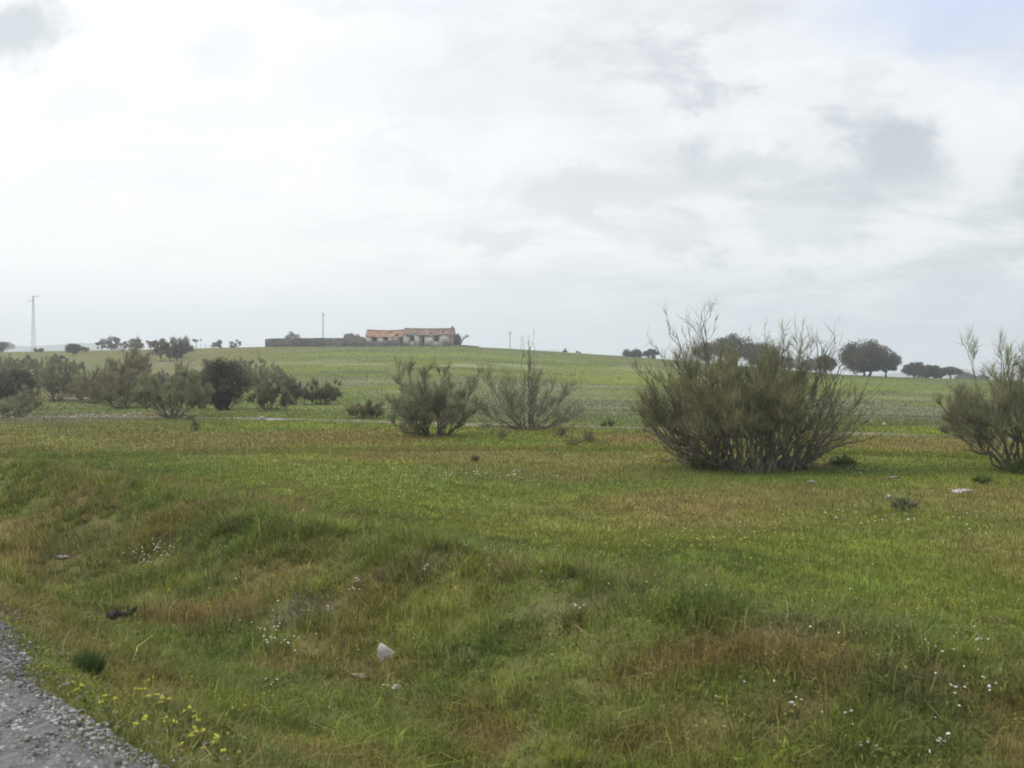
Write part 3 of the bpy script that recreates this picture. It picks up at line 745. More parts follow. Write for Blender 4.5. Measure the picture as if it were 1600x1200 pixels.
B(335, 600, 50, 560, 127, 'faint scrub showing above the left shoulder of the near-black evergreen', n1=16, tww=.03, col=OLIVEG * .75)
B(108, 583, 44, 560, 128, 'far low scrub on the slope below the dark round skyline tree', n1=12, tww=.045, col=OLIVEG * .75)
B(20, 583, 40, 562, 129, 'far low scrub on the slope near the left edge', n1=12, tww=.045, col=OLIVEG * .75)
B(60, 600, 60, 560, 119, 'pale grey scrub behind the gap left of the broad grey broom', n1=20, tww=.03, col=OLIVEG)
B(125, 612, 52, 583, 120, 'low grey green scrub between the broad grey broom and the round-topped one', n1=16, tww=.025, col=OLIVEG * .85)
B(385, 605, 50, 566, 121, 'pale olive scrub just behind the right shoulder of the near-black evergreen', n1=16, tww=.025, col=OLIVEG * .8)
B(300, 632, 56, 582, 122, 'grey broom shrub between the tall grey green one and the near-black evergreen', n1=22, tww=.022, col=OLIVEG * .8)
B(440, 612, 44, 577, 123, 'small faint scrub on the lower slope behind the slim grey broom', n1=12, tww=.025, col=OLIVEG)
B(222, 570, 22, 547, 118, 'small rounded shrub right of the vase-shaped one', n1=10, tww=.05, twl=.6, dist=120)

# dense leafy shrubs and trees
def T(px, py, w, top, seed, label, name='oak_tree', cat='tree', **k):
    kw = dict(seed=seed); kw.update(k); w *= 1.2
    return px_shrub(px, py, w, top, lambda *a, **q: leafy(name, label, cat, *a, **q), **kw)
LD = np.array([.085, .080, .056])
T(352, 641, 78, 552, 201, 'near-black rounded evergreen bush, darkest plant of the left row', 'evergreen_bush', 'bush', trunk_h=.02, clumps=80, per=170, leaf=.055, col=LD * .58, trunks=3)
T(316, 640, 44, 575, 202, 'grey green bush leaning against the near-black evergreen', 'evergreen_bush', 'bush', trunk_h=.02, clumps=40, per=70, leaf=.07, col=OLIVE * .75, trunks=2)
T(18, 640, 76, 575, 203, 'dark dome-shaped bush at the left edge of the photo', 'evergreen_bush', 'bush', trunk_h=.08, clumps=60, per=170, leaf=.06, col=LD * .72, trunks=3)
T(232, 636, 50, 592, 204, 'olive green bush behind the tall grey green broom', 'evergreen_bush', 'bush', trunk_h=.02, clumps=34, per=60, leaf=.08, col=OLIVE * .95, trunks=2)
# small low plants in the meadow
def low(px, py, w, top, seed, label, **k):
    kw = dict(n1=9, n2=3, n3=2, tw=9, twl=.16, tww=.012, base_r=.05, stemr=.008, seed=seed, group='small woody plants in the meadow'); kw.update(k)
    return px_shrub(px, py, w, top, lambda *a, **q: broom('small_plant', label, 'plant', *a, **q), **kw)
low(303, 674, 14, 655, 301, 'small brown weed standing in front of the left shrubs')
low(296, 657, 12, 648, 302, 'tiny dark weed beside the foot of the tall grey green broom')
low(784, 687, 12, 674, 303, 'tiny brown weed in front of the thin see-through broom')
low(876, 682, 22, 664, 304, 'small brown weed at the right foot of the thin see-through broom')
low(920, 692, 20, 672, 305, 'greenish weed, right of the small brown weed at the thin broom')
low(895, 697, 34, 687, 306, 'flat grey green cushion plant left of the largest broom', twl=.1)
low(742, 722, 12, 714, 307, 'lone tiny dark weed in the brown patch of the meadow', twl=.1)
low(1537, 757, 28, 744, 308, 'low dark tuft beside the flat white stone', col=DG * 1.8, n1=12, twl=.1)
low(1410, 799, 44, 785, 309, 'grey green cushion plant below the small white stone', col=GG * 1.3, n1=14, twl=.08)
low(950, 668, 24, 657, 310, 'dark low bush on the track left of the largest broom', col=DG)
low(1318, 731, 40, 722, 311, 'dark green tuft at the right foot of the largest broom', col=DG * 1.2, n1=14, twl=.12)
low(1593, 741, 44, 722, 312, 'dark green tuft at the foot of the broom on the right edge', col=DG * 1.2, n1=14, twl=.14)
low(1100, 735, 46, 722, 313, 'green tuft at the left foot of the largest broom', col=DG * 1.3, n1=14, twl=.12)

# dark round rush tussock beside the gravel
def tussock():
    x, y, z = hit(136, 1060); r = .125
    t0 = thing('grass_tussock', 'dark green round tussock at the edge of the gravel', 'grass tussock', (x, y, z))
    n = 3200; g = np.random.default_rng(5)
    a = g.random(n) * 6.283; q = np.sqrt(g.random(n)) * .038; P = np.stack([np.cos(a) * q, np.sin(a) * q, np.zeros(n) - .02], 1)
    D = np.stack([np.cos(a) * q * 8, np.sin(a) * q * 8, np.ones(n) * 1.0], 1) + g.normal(0, .2, (n, 3))
    V, qd, t, C = twig_mesh(P, D, g.uniform(.08, .17, n), g.uniform(.0025, .006, n), np.where(g.random((n, 1)) < .08, np.array([[.24, .2, .1]]), np.array([[.05, .095, .024]])) * np.exp(g.normal(0, .3, (n, 1))))
    mesh_np('blades', V, [qd, t], M['grass'], t0, C)
tussock()

# --- oaks
GO = 'holm oaks on the right skyline'
def O(px, dist, w, top, seed, label, **k):
    kw = dict(trunk_h=.13, clumps=54, per=170, leaf=.16, col=LD * .68, group=GO, dist=dist); kw.update(k)
    return T(px, None, w, top, seed, label, **kw)
O(1352, 185, 76, 532, 401, 'large rounded holm oak with a brownish crown on the right skyline', clumps=80, per=190, trunks=2, trunk_h=.1)
O(1384, 190, 44, 543, 402, 'darker holm oak overlapping the right side of the large rounded one', clumps=40, col=LD * .6, trunk_h=.12)
O(1290, 205, 34, 556, 403, 'small holm oak just right of the largest broom, left of the large rounded oak', clumps=30)
O(1268, 235, 30, 560, 404, 'low holm oak half hidden by the right sprigs of the largest broom', clumps=24)
O(1146, 215, 58, 522, 405, 'tallest holm oak behind the largest broom', clumps=56, per=170)
O(1107, 220, 44, 535, 406, 'holm oak behind the left half of the largest broom', clumps=40)
O(1186, 222, 54, 534, 407, 'broad holm oak behind the middle of the largest broom', clumps=48, per=170)
O(1225, 240, 34, 556, 408, 'low rounded oak behind the right half of the largest broom', clumps=26)
O(990, 262, 30, 547, 409, 'low flat oak on the skyline left of the largest broom', trunk_h=.05, clumps=30)
O(1018, 262, 22, 545, 410, 'small round oak touching the left sprigs of the largest broom', trunk_h=.05, clumps=22)
O(1429, 215, 34, 566, 411, 'tall light-crowned oak at the left end of the dark thicket', clumps=30, trunk_h=.15)
O(1449, 213, 42, 577, 412, 'low dark oak in the middle of the dark thicket', trunk_h=.02, clumps=36, col=LD * .6)
O(1464, 213, 26, 579, 413, 'low brownish oak at the right end of the dark thicket', trunk_h=.04, clumps=24, col=LD * .9)
O(1486, 225, 34, 581, 414, 'oak with one bare trunk standing right of the dark thicket', trunk_h=.5, clumps=26)
O(1508, 330, 34, 583, 415, 'long low oak behind the oak with the bare trunk', trunk_h=.05, clumps=26)
O(1532, 330, 26, 586, 416, 'far low oak nearest to the broom at the right edge', trunk_h=.05, clumps=20)
GL = 'trees along the left skyline'
def LT(px, dist, w, top, seed, label, **k):
    kw = dict(trunk_h=.06, clumps=28, per=60, leaf=.22, col=LD * .95, group=GL, dist=dist); kw.update(k)
    return T(px, None, w, top, seed, label, 'skyline_tree', 'tree', **kw)
LT(2, 280, 34, 534, 501, 'dark tree on the skyline at the very left edge')
LT(115, 230, 24, 537, 502, 'dark round tree below the hazy hills, right of the pylon')
LT(133, 250, 14, 542, 503, 'small pale tree touching the dark round one right of the pylon', clumps=12, col=OLIVE)
LT(174, 300, 28, 525, 504, 'tall dark oak on the skyline, leftmost of a pair')
LT(158, 300, 16, 532, 505, 'low dark oak at the left side of the tall dark one', clumps=14)
LT(211, 300, 30, 528, 506, 'broad dark oak on the skyline, right one of the pair')
LT(195, 305, 12, 532, 507, 'thin pale tree between the pair of dark oaks', clumps=10, gap=.3, col=GREYT * .8)
LT(231, 300, 12, 532, 508, 'slim pale tree at the right side of the broad dark oak', clumps=8, col=GREYT * .8)
LT(251, 180, 28, 524, 509, 'tall olive green tree in front of the skyline', clumps=34, col=OLIVE * .8)
LT(266, 178, 24, 531, 510, 'grey tree between the tall olive green one and the pale-stemmed shrub', clumps=24, col=GREYT * .75)
LT(278, 176, 18, 530, 511, 'dark tree behind the pale-stemmed shrub', clumps=20)
LT(308, 290, 12, 525, 512, 'spindly nearly bare tree on the skyline left of the stone enclosure', clumps=6, per=24, trunk_h=.4, col=GREYT * .8)
LT(340, 290, 16, 531, 513, 'small round tree on the skyline, second from the enclosure', clumps=14)
LT(367, 290, 20, 530, 514, 'small thin-crowned tree nearest to the stone enclosure', clumps=14, per=34)
LT(43, 150, 22, 549, 515, 'pale round bush at the foot of the pylon', clumps=16, col=OLIVEG * .8)
LT(62, 260, 14, 544, 516, 'small dark bush just right of the pylon foot', clumps=12)
LT(88, 150, 20, 549, 517, 'pale low bush between the pylon and the dark round tree', clumps=14, col=OLIVEG * .7)
LT(883, 285, 7, 544, 518, 'tiny round bush alone on the ridge right of the thin utility pole', clumps=9, per=30, trunk_h=.1)
LT(903, 285, 10, 547, 519, 'tiny sparse bush on the ridge, right of the tiny round one', clumps=7, per=20)
LT(457, 268, 22, 517, 520, 'bare-looking round tree behind the stone enclosure wall', clumps=22, per=30, trunk_h=.4, leaf=.16)

# bare tree at the end of the house
def bare_tree():
    x, y, z = at(719, 236)
    t0 = thing('bare_tree', 'leafless leaning tree at the right end of the ruined farmhouse', 'tree', (x, y, z))
    g = np.random.default_rng(9); mb = MB(); tw = MB()
    def rec(p, d, L, r, lev):
        d = d / np.linalg.norm(d); e = p + d * L; m = MB if False else None
        mb.tube(np.array([p, p + d * L * .5 + g.normal(0, .06, 3) * L, e]), [r, r * .8, r * .6], 4)
        if lev < 5:
            for _ in range(3 if lev else 4): rec(p + d * L * g.uniform(.5, 1), d + g.normal(0, .5, 3) + np.array([.12, 0, .1]), L * g.uniform(.5, .75), r * .55, lev + 1)
    rec(np.array([0, 0, -.1]), np.array([.35, 0, 1]), 1.7, .13, 0)
    mb.build('trunk', M['barkd'], t0)
bare_tree()

# ------------------------------------------------------------------ ruined farmhouse
DH = 236.0; KM = DH / F
hx, hy, hz = at(640, DH)
GB = EYE + (HOR - 540.5) * KM      # height of the floor line
def X(px): return (px - 640) * KM
def Zp(py): return EYE + (HOR - py) * KM - hz
farm = thing('ruined_farmhouse', 'long low ruined farmhouse with orange and brown tiled roofs on the hilltop', 'farmhouse', (hx, hy, hz))

def ragged_wall(mb, x0, x1, y, th, z0, tops, step=.35, rag=.12, seed=0):
    """a wall whose top follows the list of (x, z) points, broken stone by stone"""
    g = np.random.default_rng(seed); n = max(2, int(abs(x1 - x0) / step)); xs = np.linspace(x0, x1, n + 1)
    for a, b in zip(xs[:-1], xs[1:]):
        m = (a + b) / 2; zt = float(np.interp(m, [t[0] for t in tops], [t[1] for t in tops])) + g.uniform(-rag, rag)
        mb.box(a + .0, b + .0, y + g.uniform(0, .02), y + th - g.uniform(0, .02), z0, max(zt, z0 + .1))

def pierced_wall(mb, x0, x1, y, th, z0, z1, holes):
    """front wall made of real masonry round real openings; holes = (xa, xb, za, zb)"""
    xs = sorted({x0, x1} | {h[0] for h in holes} | {h[1] for h in holes})
    for a, b in zip(xs[:-1], xs[1:]):
        m = (a + b) / 2; hs = sorted([h for h in holes if h[0] <= m <= h[1]], key=lambda h: h[2]); z = z0
        for h in hs:
            if h[2] > z + .01: mb.box(a, b, y, y + th, z, h[2])
            z = h[3]
        if z < z1 - .01: mb.box(a, b, y, y + th, z, z1)

def tiled_roof(name, x0, x1, yf, yb, ze, zr, mat, sag=0, seed=0, holes=()):
    """pantile slopes: rows of half-round tile ribs running from ridge to eave"""
    g = np.random.default_rng(seed); n = int((x1 - x0) / .28) * 4 + 1; xs = np.linspace(x0, x1, n); ym = (yf + yb) / 2
    rows = 9; V = []; q = []
    for side in (0, 1):
        base = len(V)
        for j in range(rows):
            t = j / (rows - 1)
            for i, xx in enumerate(xs):
                yy = (yf - .25) * (1 - t) + ym * t if side == 0 else (yb + .25) * (1 - t) + ym * t
                zz = (ze - .1) * (1 - t) + zr * t
                zz += .05 * abs(math.sin((xx - x0) / .28 * math.pi)) + sag * math.sin((xx - x0) / (x1 - x0) * math.pi) * -1 + (vnoise(np.array([xx * .8]), np.array([t * 2 + side]), seed)[0] - .5) * .16
                V.append((xx, yy, zz))
        for j in range(rows - 1):
            for i in range(n - 1):
                a = base + j * n + i
                if side == 0 and any(h0 < xs[i] < h1 and t0_ <= j <= t1_ for (h0, h1, t0_, t1_) in holes): continue
                q.append((a, a + 1, a + n + 1, a + n))
    mb = MB(); mb.add(V, q)
    V2 = [(v[0], v[1], v[2] - .12) for v in V]; mb.add(V2, [tuple(reversed(a)) for a in q])
    # eave edge
    for base in (0, rows * n):
        qq = [(base + i, base + i + 1, base + i + 1 + len(V), base + i + len(V)) for i in range(n - 1)]
        mb.q.append(np.array(qq))
    o = mb.build(name, mat, farm)
    rd = MB(); k = int((x1 - x0) / .4)
    for i in range(k):
        a = x0 + (x1 - x0) * i / k; b = a + (x1 - x0) / k * 1.04; s_ = -sag * math.sin(((a + b) / 2 - x0) / (x1 - x0) * math.pi)
        rd.tube([(a, ym, zr + s_ + .05), (b, ym, zr + s_ + .07)], [.13, .11], 7)
    rd.build('ridge_tiles', mat, o)
    return o

fl = Zp(541.5)
xl0, xl1, xr1 = X(572.5), X(631), X(708.5)
D_ = 5.0
# left wing
eL, rL = Zp(525.0), Zp(515.0); eR, rR = Zp(522.5), Zp(512.8)
wl = MB(); hl = [(X(581.5), X(588.5), Zp(532.6), Zp(526.6)), (X(600), X(606.5), Zp(531.8), Zp(526.4)), (X(622.5), X(629), fl, Zp(526.5))]
pierced_wall(wl, xl0, xl1, 0, .5, fl, eL, hl)
wl.box(xl0, xl1, D_ - .5, D_, fl, eL)
for xx in (xl0, ):
    wl.box(xx, xx + .5, .5, D_ - .5, fl, eL)
    V = [(xx, 0, eL), (xx + .5, 0, eL), (xx, D_, eL), (xx + .5, D_, eL), (xx, D_ / 2, rL - .1), (xx + .5, D_ / 2, rL - .1)]
    wl.add(V, [(0, 1, 5, 4), (2, 4, 5, 3)], [(0, 4, 2), (1, 3, 5)])
wl.build('wall', M['plaster'], farm)['label'] = 'flaking whitewashed wall of the left wing'
wr = MB(); hr = [(X(641), X(647.5), Zp(532.5), Zp(524.5)), (X(656), X(663.5), fl, Zp(525)), (X(678.5), X(686), Zp(533), Zp(525))]
pierced_wall(wr, xl1 + .003, xr1, -.25, .55, fl, eR, hr)
wr.box(xl1 + .003, xr1, D_ - .3, D_ + .25, fl, eR)
for xx in (xl1 + .003, xr1 - .5):
    wr.box(xx, xx + .5, .3, D_ - .3, fl, eR)
    V = [(xx, -.25, eR), (xx + .5, -.25, eR), (xx, D_ + .25, eR), (xx + .5, D_ + .25, eR), (xx, D_ / 2, rR - .1), (xx + .5, D_ / 2, rR - .1)]
    wr.add(V, [(0, 1, 5, 4), (2, 4, 5, 3)], [(0, 4, 2), (1, 3, 5)])
wr.build('wall', M['plaster'], farm)['label'] = 'flaking pale wall of the right wing'
tiled_roof('roof', xl0 - .25, xl1 + .0, 0, D_, eL, rL, M['tile_o'], .2, 3, [(X(592), X(595.5), 0, 1), (X(617), X(622), 0, 2), (X(606), X(609), 5, 6)])['label'] = 'orange tiled roof of the left wing, sagging slightly'
r2 = tiled_roof('roof', xl1 - .12, xr1 + .2, -.25, D_ + .25, eR, rR, M['tile_b'], .1, 4, [(X(645), X(650), 0, 1), (X(671), X(676), 0, 2), (X(690), X(693), 3, 4)]); r2['label'] = 'weathered brown tiled roof of the right wing'
ch = MB(); ch.box(X(704.3), X(707.5), D_ / 2 - .25, D_ / 2 + .25, rR - .4, rR + .42); ch.box(X(703.9), X(707.9), D_ / 2 - .32, D_ / 2 + .32, rR + .42, rR + .5); ch.build('chimney', M['masonry'], r2)
# frames, lintels, a leaning door
for k, h in enumerate(hl + hr):
    y0 = 0 if k < 3 else -.25; isd = abs(h[2] - fl) < .01
    fr = MB(); fr.box(h[0] - .12, h[1] + .12, y0 - .03, y0 + .12, h[3] - .12, h[3] + .02)
    fr.box(h[0], h[0] + .07, y0 + .15, y0 + .24, h[2], h[3] - .12); fr.box(h[1] - .07, h[1], y0 + .15, y0 + .24, h[2], h[3] - .12)
    o = fr.build('door' if isd else 'window', M['wood'], farm)
    if not isd:
        sl = MB(); sl.box(h[0] - .08, h[1] + .08, y0 - .06, y0 + .3, h[2] - .07, h[2] + .012); sl.build('sill', M['rock'], o)
    else:
        lf = MB(); lf.box(h[0] + .1, h[0] + .55, y0 + .26, y0 + .31, h[2] + .03, h[3] - .25); lf.build('door_leaf', M['wood'], o)
# white patches of surviving plaster beside openings (raised flakes)
g_ = np.random.default_rng(3); M['white'] = mat_basic('limewash', (.60, .585, .56), var=.3, scale=2, col2=(.40, .37, .34))
for (a, b, c, d) in [(651.5, 655.5, 524.5, 537), (647.8, 650.5, 524, 531), (666, 676, 526, 537), (590, 598, 527, 537), (688, 699, 525, 533)]:
    x0, x1, z0, z1 = X(a), X(b), Zp(d), Zp(c); y0 = -.262 if a > 631 else -.012
    n = 12; cx, cz = (x0 + x1) / 2, (z0 + z1) / 2
    V = [(cx + math.cos(i / n * 6.283) * (x1 - x0) / 2 * g_.uniform(.7, 1.2), y0 - .012, cz + math.sin(i / n * 6.283) * (z1 - z0) / 2 * g_.uniform(.7, 1.1)) for i in range(n)]
    V2 = [(v[0], y0 + .02, v[2]) for v in V]
    mbv = V + V2 + [(cx, y0 - .014, cz)]
    pf = MB(); pf.add(mbv, [(i, (i + 1) % n, n + (i + 1) % n, n + i) for i in range(n)], [(i, 2 * n, (i + 1) % n) for i in range(n)])
    pf.build('limewash_patch', M['white'], farm)
# dark annex at the right end
an = MB(); ragged_wall(an, xr1 + .003, X(718.5), 1.2, .5, fl, [(xr1, Zp(521)), (X(716), Zp(521.5)), (X(718.5), Zp(526))], .3, .15, 5)
an.box(X(716.5), X(718.5), 1.7, D_, fl, Zp(526)); an.box(xr1 + .003, X(716.5), D_ - .5, D_, fl, Zp(524))
an.build('annex', M['masonry'], farm)

# stone enclosure wall left of the house
g0 = fl
enc = thing('stone_wall', 'long dark stone enclosure wall left of the farmhouse', 'wall', (hx, hy, hz))
w1 = MB(); ragged_wall(w1, X(408.5), X(572), 3.5, .6, Zp(546), [(X(408), Zp(529.5)), (X(414), Zp(528)), (X(440), Zp(527.6)), (X(520), Zp(527.2)), (X(572), Zp(528))], .5, .05, 7)
w1.build('front_run', M['masonry'], enc)
w2 = MB()
for k in range(24): w2.box(X(408.5) + .003 + k * .12, X(408.5) + .6 + k * .12, 4.1 + k * .8, 4.9 + k * .8, Zp(545), Zp(529.3) + .1 * math.sin(k * 2.1))
w2.build('side_run', M['masonry'], enc)
# tumbled shed in front of it
ru = thing('ruined_shed', 'roofless tumbled stone shed between the enclosure wall and the orange-roofed wing', 'ruin', (hx, hy, hz))
w3 = MB(); ragged_wall(w3, X(541), X(574), -3.5, .55, Zp(547), [(X(541), Zp(524)), (X(546), Zp(522.5)), (X(556), Zp(524.5)), (X(560), Zp(526.5)), (X(574), Zp(527.5))], .35, .14, 8)
w3.build('front_wall', M['masonry'], ru)
w4 = MB(); ragged_wall(w4, X(541), X(562), .4, .5, Zp(545), [(X(541), Zp(523)), (X(550), Zp(521.5)), (X(562), Zp(524))], .45, .3, 9)
for k in range(8): w4.box(X(541) + .003, X(541) + .5, -2.95 + k * .4, -2.55 + k * .4, Zp(546), Zp(524.5) + .2 * math.sin(k * 3.3))
w4.build('back_wall', M['masonry'], ru)
ps = MB(); ps.tube([(X(562.5), -1, Zp(535)), (X(562.6), -1, Zp(522))], .08, 5); ps.build('post', M['wood'], ru)
fw = MB(); ragged_wall(fw, X(513), X(541) - .003, -3.2, .5, Zp(547), [(X(513), Zp(541)), (X(526), Zp(540)), (X(527), Zp(535)), (X(541), Zp(533))], .35, .1, 10)
tag(fw.build('broken_wall', M['masonry']), 'knee-high broken wall running left from the tumbled shed', 'wall').location = (hx, hy, hz)
cw = MB(); ragged_wall(cw, X(574) + .003, X(632), -4.2, .55, Zp(547), [(X(574), Zp(534)), (X(590), Zp(537)), (X(600), Zp(536)), (X(618), Zp(531.5)), (X(623), Zp(532)), (X(625), Zp(539.5)), (X(632), Zp(540.5))], .35, .08, 11)
tag(cw.build('collapsed_wall', M['masonry']), 'collapsed sloping yard wall in front of the orange-roofed wing', 'wall').location = (hx, hy, hz)
def rubble(name, label, pts, n, spread, size, mat, seed, cat='rubble'):
    g = np.random.default_rng(seed); P = []
    for k in range(n):
        a = pts[g.integers(len(pts))]; x_ = a[0] + g.normal(0, spread[0]); y_ = a[1] + g.normal(0, spread[1]); P.append((x_, y_, float(H(x_, y_)) + size * .2))
    V, Fs, C = stones_np(np.array(P), g.uniform(.5, 1.5, n) * size, np.ones((n, 3)), .7)
    o = mesh_np(name, V, [Fs], mat); tag(o, label, cat, kind='stuff'); return o
rubble('rubble_heap', 'low heap of fallen stones at the right end of the farmhouse', [at(726, 235), at(735, 235), at(716, 234)], 130, (1.0, .8), .32, M['masonry'], 1)
rubble('rubble_heap', 'fallen stones strewn along the front of the farmhouse', [at(p, 231) for p in range(540, 700, 12)], 260, (1.6, .7), .2, M['masonry'], 2)
rubble('rubble_heap', 'scattered pale and dark rubble in front of the left shrubs', [hit(p, 652) for p in range(68, 215, 14)], 90, (1.4, 1.1), .09, M['rock'], 3)
rubble('rubble_heap', 'grey rubble patch between the third and fourth shrubs from the left', [hit(p, 624) for p in range(100, 150, 10)], 60, (.8, .8), .14, M['rockb'], 4)

# ------------------------------------------------------------------ single stones
def rock(px, py, w, h, mat, seed, label, name='rock', cat='stone', tall=1.0, **k):
    x, y, z = hit(px, py); sc = y / F; g = np.random.default_rng(seed)
    import bmesh
    bm = bmesh.new(); bmesh.ops.create_icosphere(bm, subdivisions=3, radius=1)
    dirs = g.normal(0, 1, (9, 3)); dirs /= np.linalg.norm(dirs, axis=1)[:, None]; cut = g.uniform(.5, .8, 9)
    for v in bm.verts:
        p = np.array(v.co)
        for d, c in zip(dirs, cut):
            e = p @ d
            if e > c: p = p - d * (e - c) * .9
        v.co = (p[0] * w * sc / 2 / .8, p[1] * w * sc / 2.4, p[2] * h * sc / 2 / .75 + h * sc * .24)
    me = bpy.data.meshes.new(name); bm.to_mesh(me); bm.free(); me.materials.append(mat)
    o = bpy.data.objects.new(name, me); COL.objects.link(o); o.location = (x, y, z); o.rotation_euler = (g.normal(0, .12), g.normal(0, .12), g.uniform(-.3, .3))
    return tag(o, label, cat)
rock(602, 1038, 27, 40, M['rockw'], 1, 'upright white stone standing in the bank grass')
rock(520, 1200, 30, 16, M['rockw'], 2, 'pale rounded stone at the bottom edge of the photo')
rock(553, 1196, 30, 16, M['rock'], 3, 'dull grey stone right of the pale one at the bottom edge')
rock(1501, 769, 32, 3.5, M['rockw'], 4, 'flat white slab lying in the meadow near the right edge')
rock(1389, 779, 8, 7, M['rockw'], 5, 'small white stone in the meadow left of the flat slab')
rock(1268, 755, 13, 5, M['rock'], 6, 'grey stone in the grass under the largest broom')
rock(1397, 748, 18, 4, M['rock'], 7, 'thin pale stone in the grass right of the largest broom')
rock(409, 656, 9, 9, M['rockw'], 8, 'white boulder at the foot of the low dark spiky shrub')
rock(430, 657, 26, 4, M['rock'], 9, 'low grey boulder beside the white one')
rock(1382, 665, 5, 6, M['rockw'], 10, 'small white block on the far side of the dirt track')
rock(622, 1083, 20, 14, M['rockb'], 11, 'brown rock half buried in the bank below the upright white stone')
rock(560, 1060, 28, 8, M['rockb'], 12, 'flat pinkish rock left of the brown half buried one')
rock(268, 958, 22, 8, M['rock'], 14, 'flat grey stone in the reddish ditch grass')
rock(222, 972, 18, 6, M['rock'], 15, 'thin grey stone right of the dark bark pieces')
rock(186, 984, 14, 9, M['rockw'], 16, 'pale stone under the dark bark pieces')
rock(97, 873, 22, 5, M['rock'], 17, 'pale flat stone in the reddish grass at left')
# dark bark pieces
def bark(px, py, L, ang, seed, label):
    x, y, z = hit(px, py); g = np.random.default_rng(seed); mb = MB(); n = 8
    pts = [(-L / 2 + L * i / (n - 1), g.normal(0, .006), .03 + .02 * math.sin(i * 1.1) + abs(g.normal(0, .006))) for i in range(n)]
    mb.tube(pts, [.012, .024, .03, .026, .028, .03, .022, .008], 7)
    mb.tube([pts[4], (pts[4][0] + .03, .03, .09)], [.012, .005], 5)
    o = mb.build('bark_piece', M['dark']); o.location = (x, y, z + .07); o.rotation_euler = (0, -.35, ang); tag(o, label, 'bark', 'dark bark pieces in the ditch')
bark(196, 976, .24, .3, 1, 'longer curved piece of dark bark resting on the pale stone')
bark(176, 980, .15, -.5, 2, 'short dark bark piece left of the longer curved one')

# ------------------------------------------------------------------ flowering plants
def flowerplant(px, py, h, seed, label, kind, heads=7, spread=.05, fs=.011):
    x, y, z = hit(px, py); g = np.random.default_rng(seed)
    nm, m, grp = ('yellow_flower_plant', M['petaly'], 'yellow flowering plants beside the gravel') if kind == 'y' else ('white_flower_plant', M['petalw'], 'white flowering plants in the bank grass')
    t0 = thing(nm, label, 'flowering plant', (x, y, z), 0, grp); st = MB(); P = []
    for k in range(heads):
        e = np.array([g.normal(0, spread), g.normal(0, spread), h * g.uniform(.7, 1.1)]); st.tube(bez(np.zeros(3), np.array([0, 0, e[2] * .6]), e, 4), .0018, 3)
        P.append(e)
        for lf in range(2): st.tube([e * .4, e * .4 + g.normal(0, .02, 3)], [.004, .001], 3)
    st.build('stems', M['stemg'], t0)
    for e in P:
        V = [e]; q = []
        for j in range(7):
            d = g.normal(0, 1, 3); d[2] = abs(d[2]) * .6; d /= np.linalg.norm(d); b = np.cross(d, g.normal(0, 1, 3)); b /= np.linalg.norm(b)
            L = fs * g.uniform(.9, 1.7); n = len(V); V += [e + d * L * .55 + b * L * .35, e + d * L, e + d * L * .55 - b * L * .35]; q.append((0, n, n + 1, n + 2))
        mesh_np('flower', V, [q], m, t0)
def F_(lst, kind, labels, **k):
    for i, ((px, py), lb) in enumerate(zip(lst, labels)): flowerplant(px, py, seed=700 + i + (50 if kind == 'w' else 0), label=lb, kind=kind, **k)
F_([(236, 1090), (209, 1112), (242, 1118), (258, 1126), (298, 1140), (265, 1165), (306, 1162), (290, 1192), (304, 1182), (218, 1165), (134, 1108), (166, 1128), (332, 1205), (378, 1136), (422, 1112), (340, 1196)], 'y', [
    'yellow flower cluster farthest from the gravel, above the double pair', 'small yellow flowers at the gravel edge below the dark tussock',
    'yellow flower pair left of the broad double cluster', 'broad double yellow flower cluster in the middle of the patch',
    'bright yellow flower cluster standing highest on the right of the patch', 'round yellow cluster below the broad double one',
    'yellow cluster directly under the bright right-hand one', 'wide yellow cluster near the bottom of the patch',
    'small yellow cluster joined to the right of the wide bottom one', 'pale yellow tuft on the grassy gravel fringe',
    'single yellow flower tuft growing within the gravel', 'sparse yellow flowers on the gravel right of the single tuft',
    'yellow flowers cut by the bottom edge of the photo', 'faint yellow flowers right of the bright cluster, in green grass',
    'farthest right yellow flowers, in the brown bank grass', 'tiny yellow flowers just above the bottom edge ones'], h=.11, spread=.026, heads=3, fs=.011)
F_([(475, 975), (512, 972), (552, 940), (555, 925), (432, 1002), (447, 1025), (414, 1022), (240, 895), (262, 885), (222, 893), (905, 972), (1248, 1130), (1327, 1142), (1355, 1195), (1480, 1190), (1500, 1112), (1450, 1032), (1555, 1105), (1533, 1028), (665, 905), (425, 1090), (605, 1105)], 'w', [
    'white flowers at the left of the bright pair on the bank', 'bright white flower cluster in the middle of the bank', 'white flowers on the upper bank left of the long bright grass',
    'small white flowers above those left of the long bright grass', 'white flower stalk in the lower bank grass, upper one', 'white flower stalk low in the bank grass, right one',
    'tiny white flowers left of the low flower stalks', 'white blossom group on the left bank, middle', 'white blossom group on the left bank, right', 'white blossom group on the left bank, left',
    'white flowers on the crest of the bank in the middle of the photo', 'white flowers in the dark herbs, left one', 'brightest white flower cluster in the dark herbs',
    'white flowers at the bottom edge below the brightest cluster', 'white flowers near the bottom right corner', 'white flowers above the bottom right corner',
    'white flowers on the crest of the bank at right, left one', 'white flowers close to the right edge in dark herbs', 'white flowers on the crest of the bank at right, right one',
    'white flower at the top of the bank near the middle mound', 'white blossoms low in the brown grass at lower left of the white stone', 'tiny white blossoms below the upright white stone'], h=.13, spread=.026, heads=4, fs=.010)

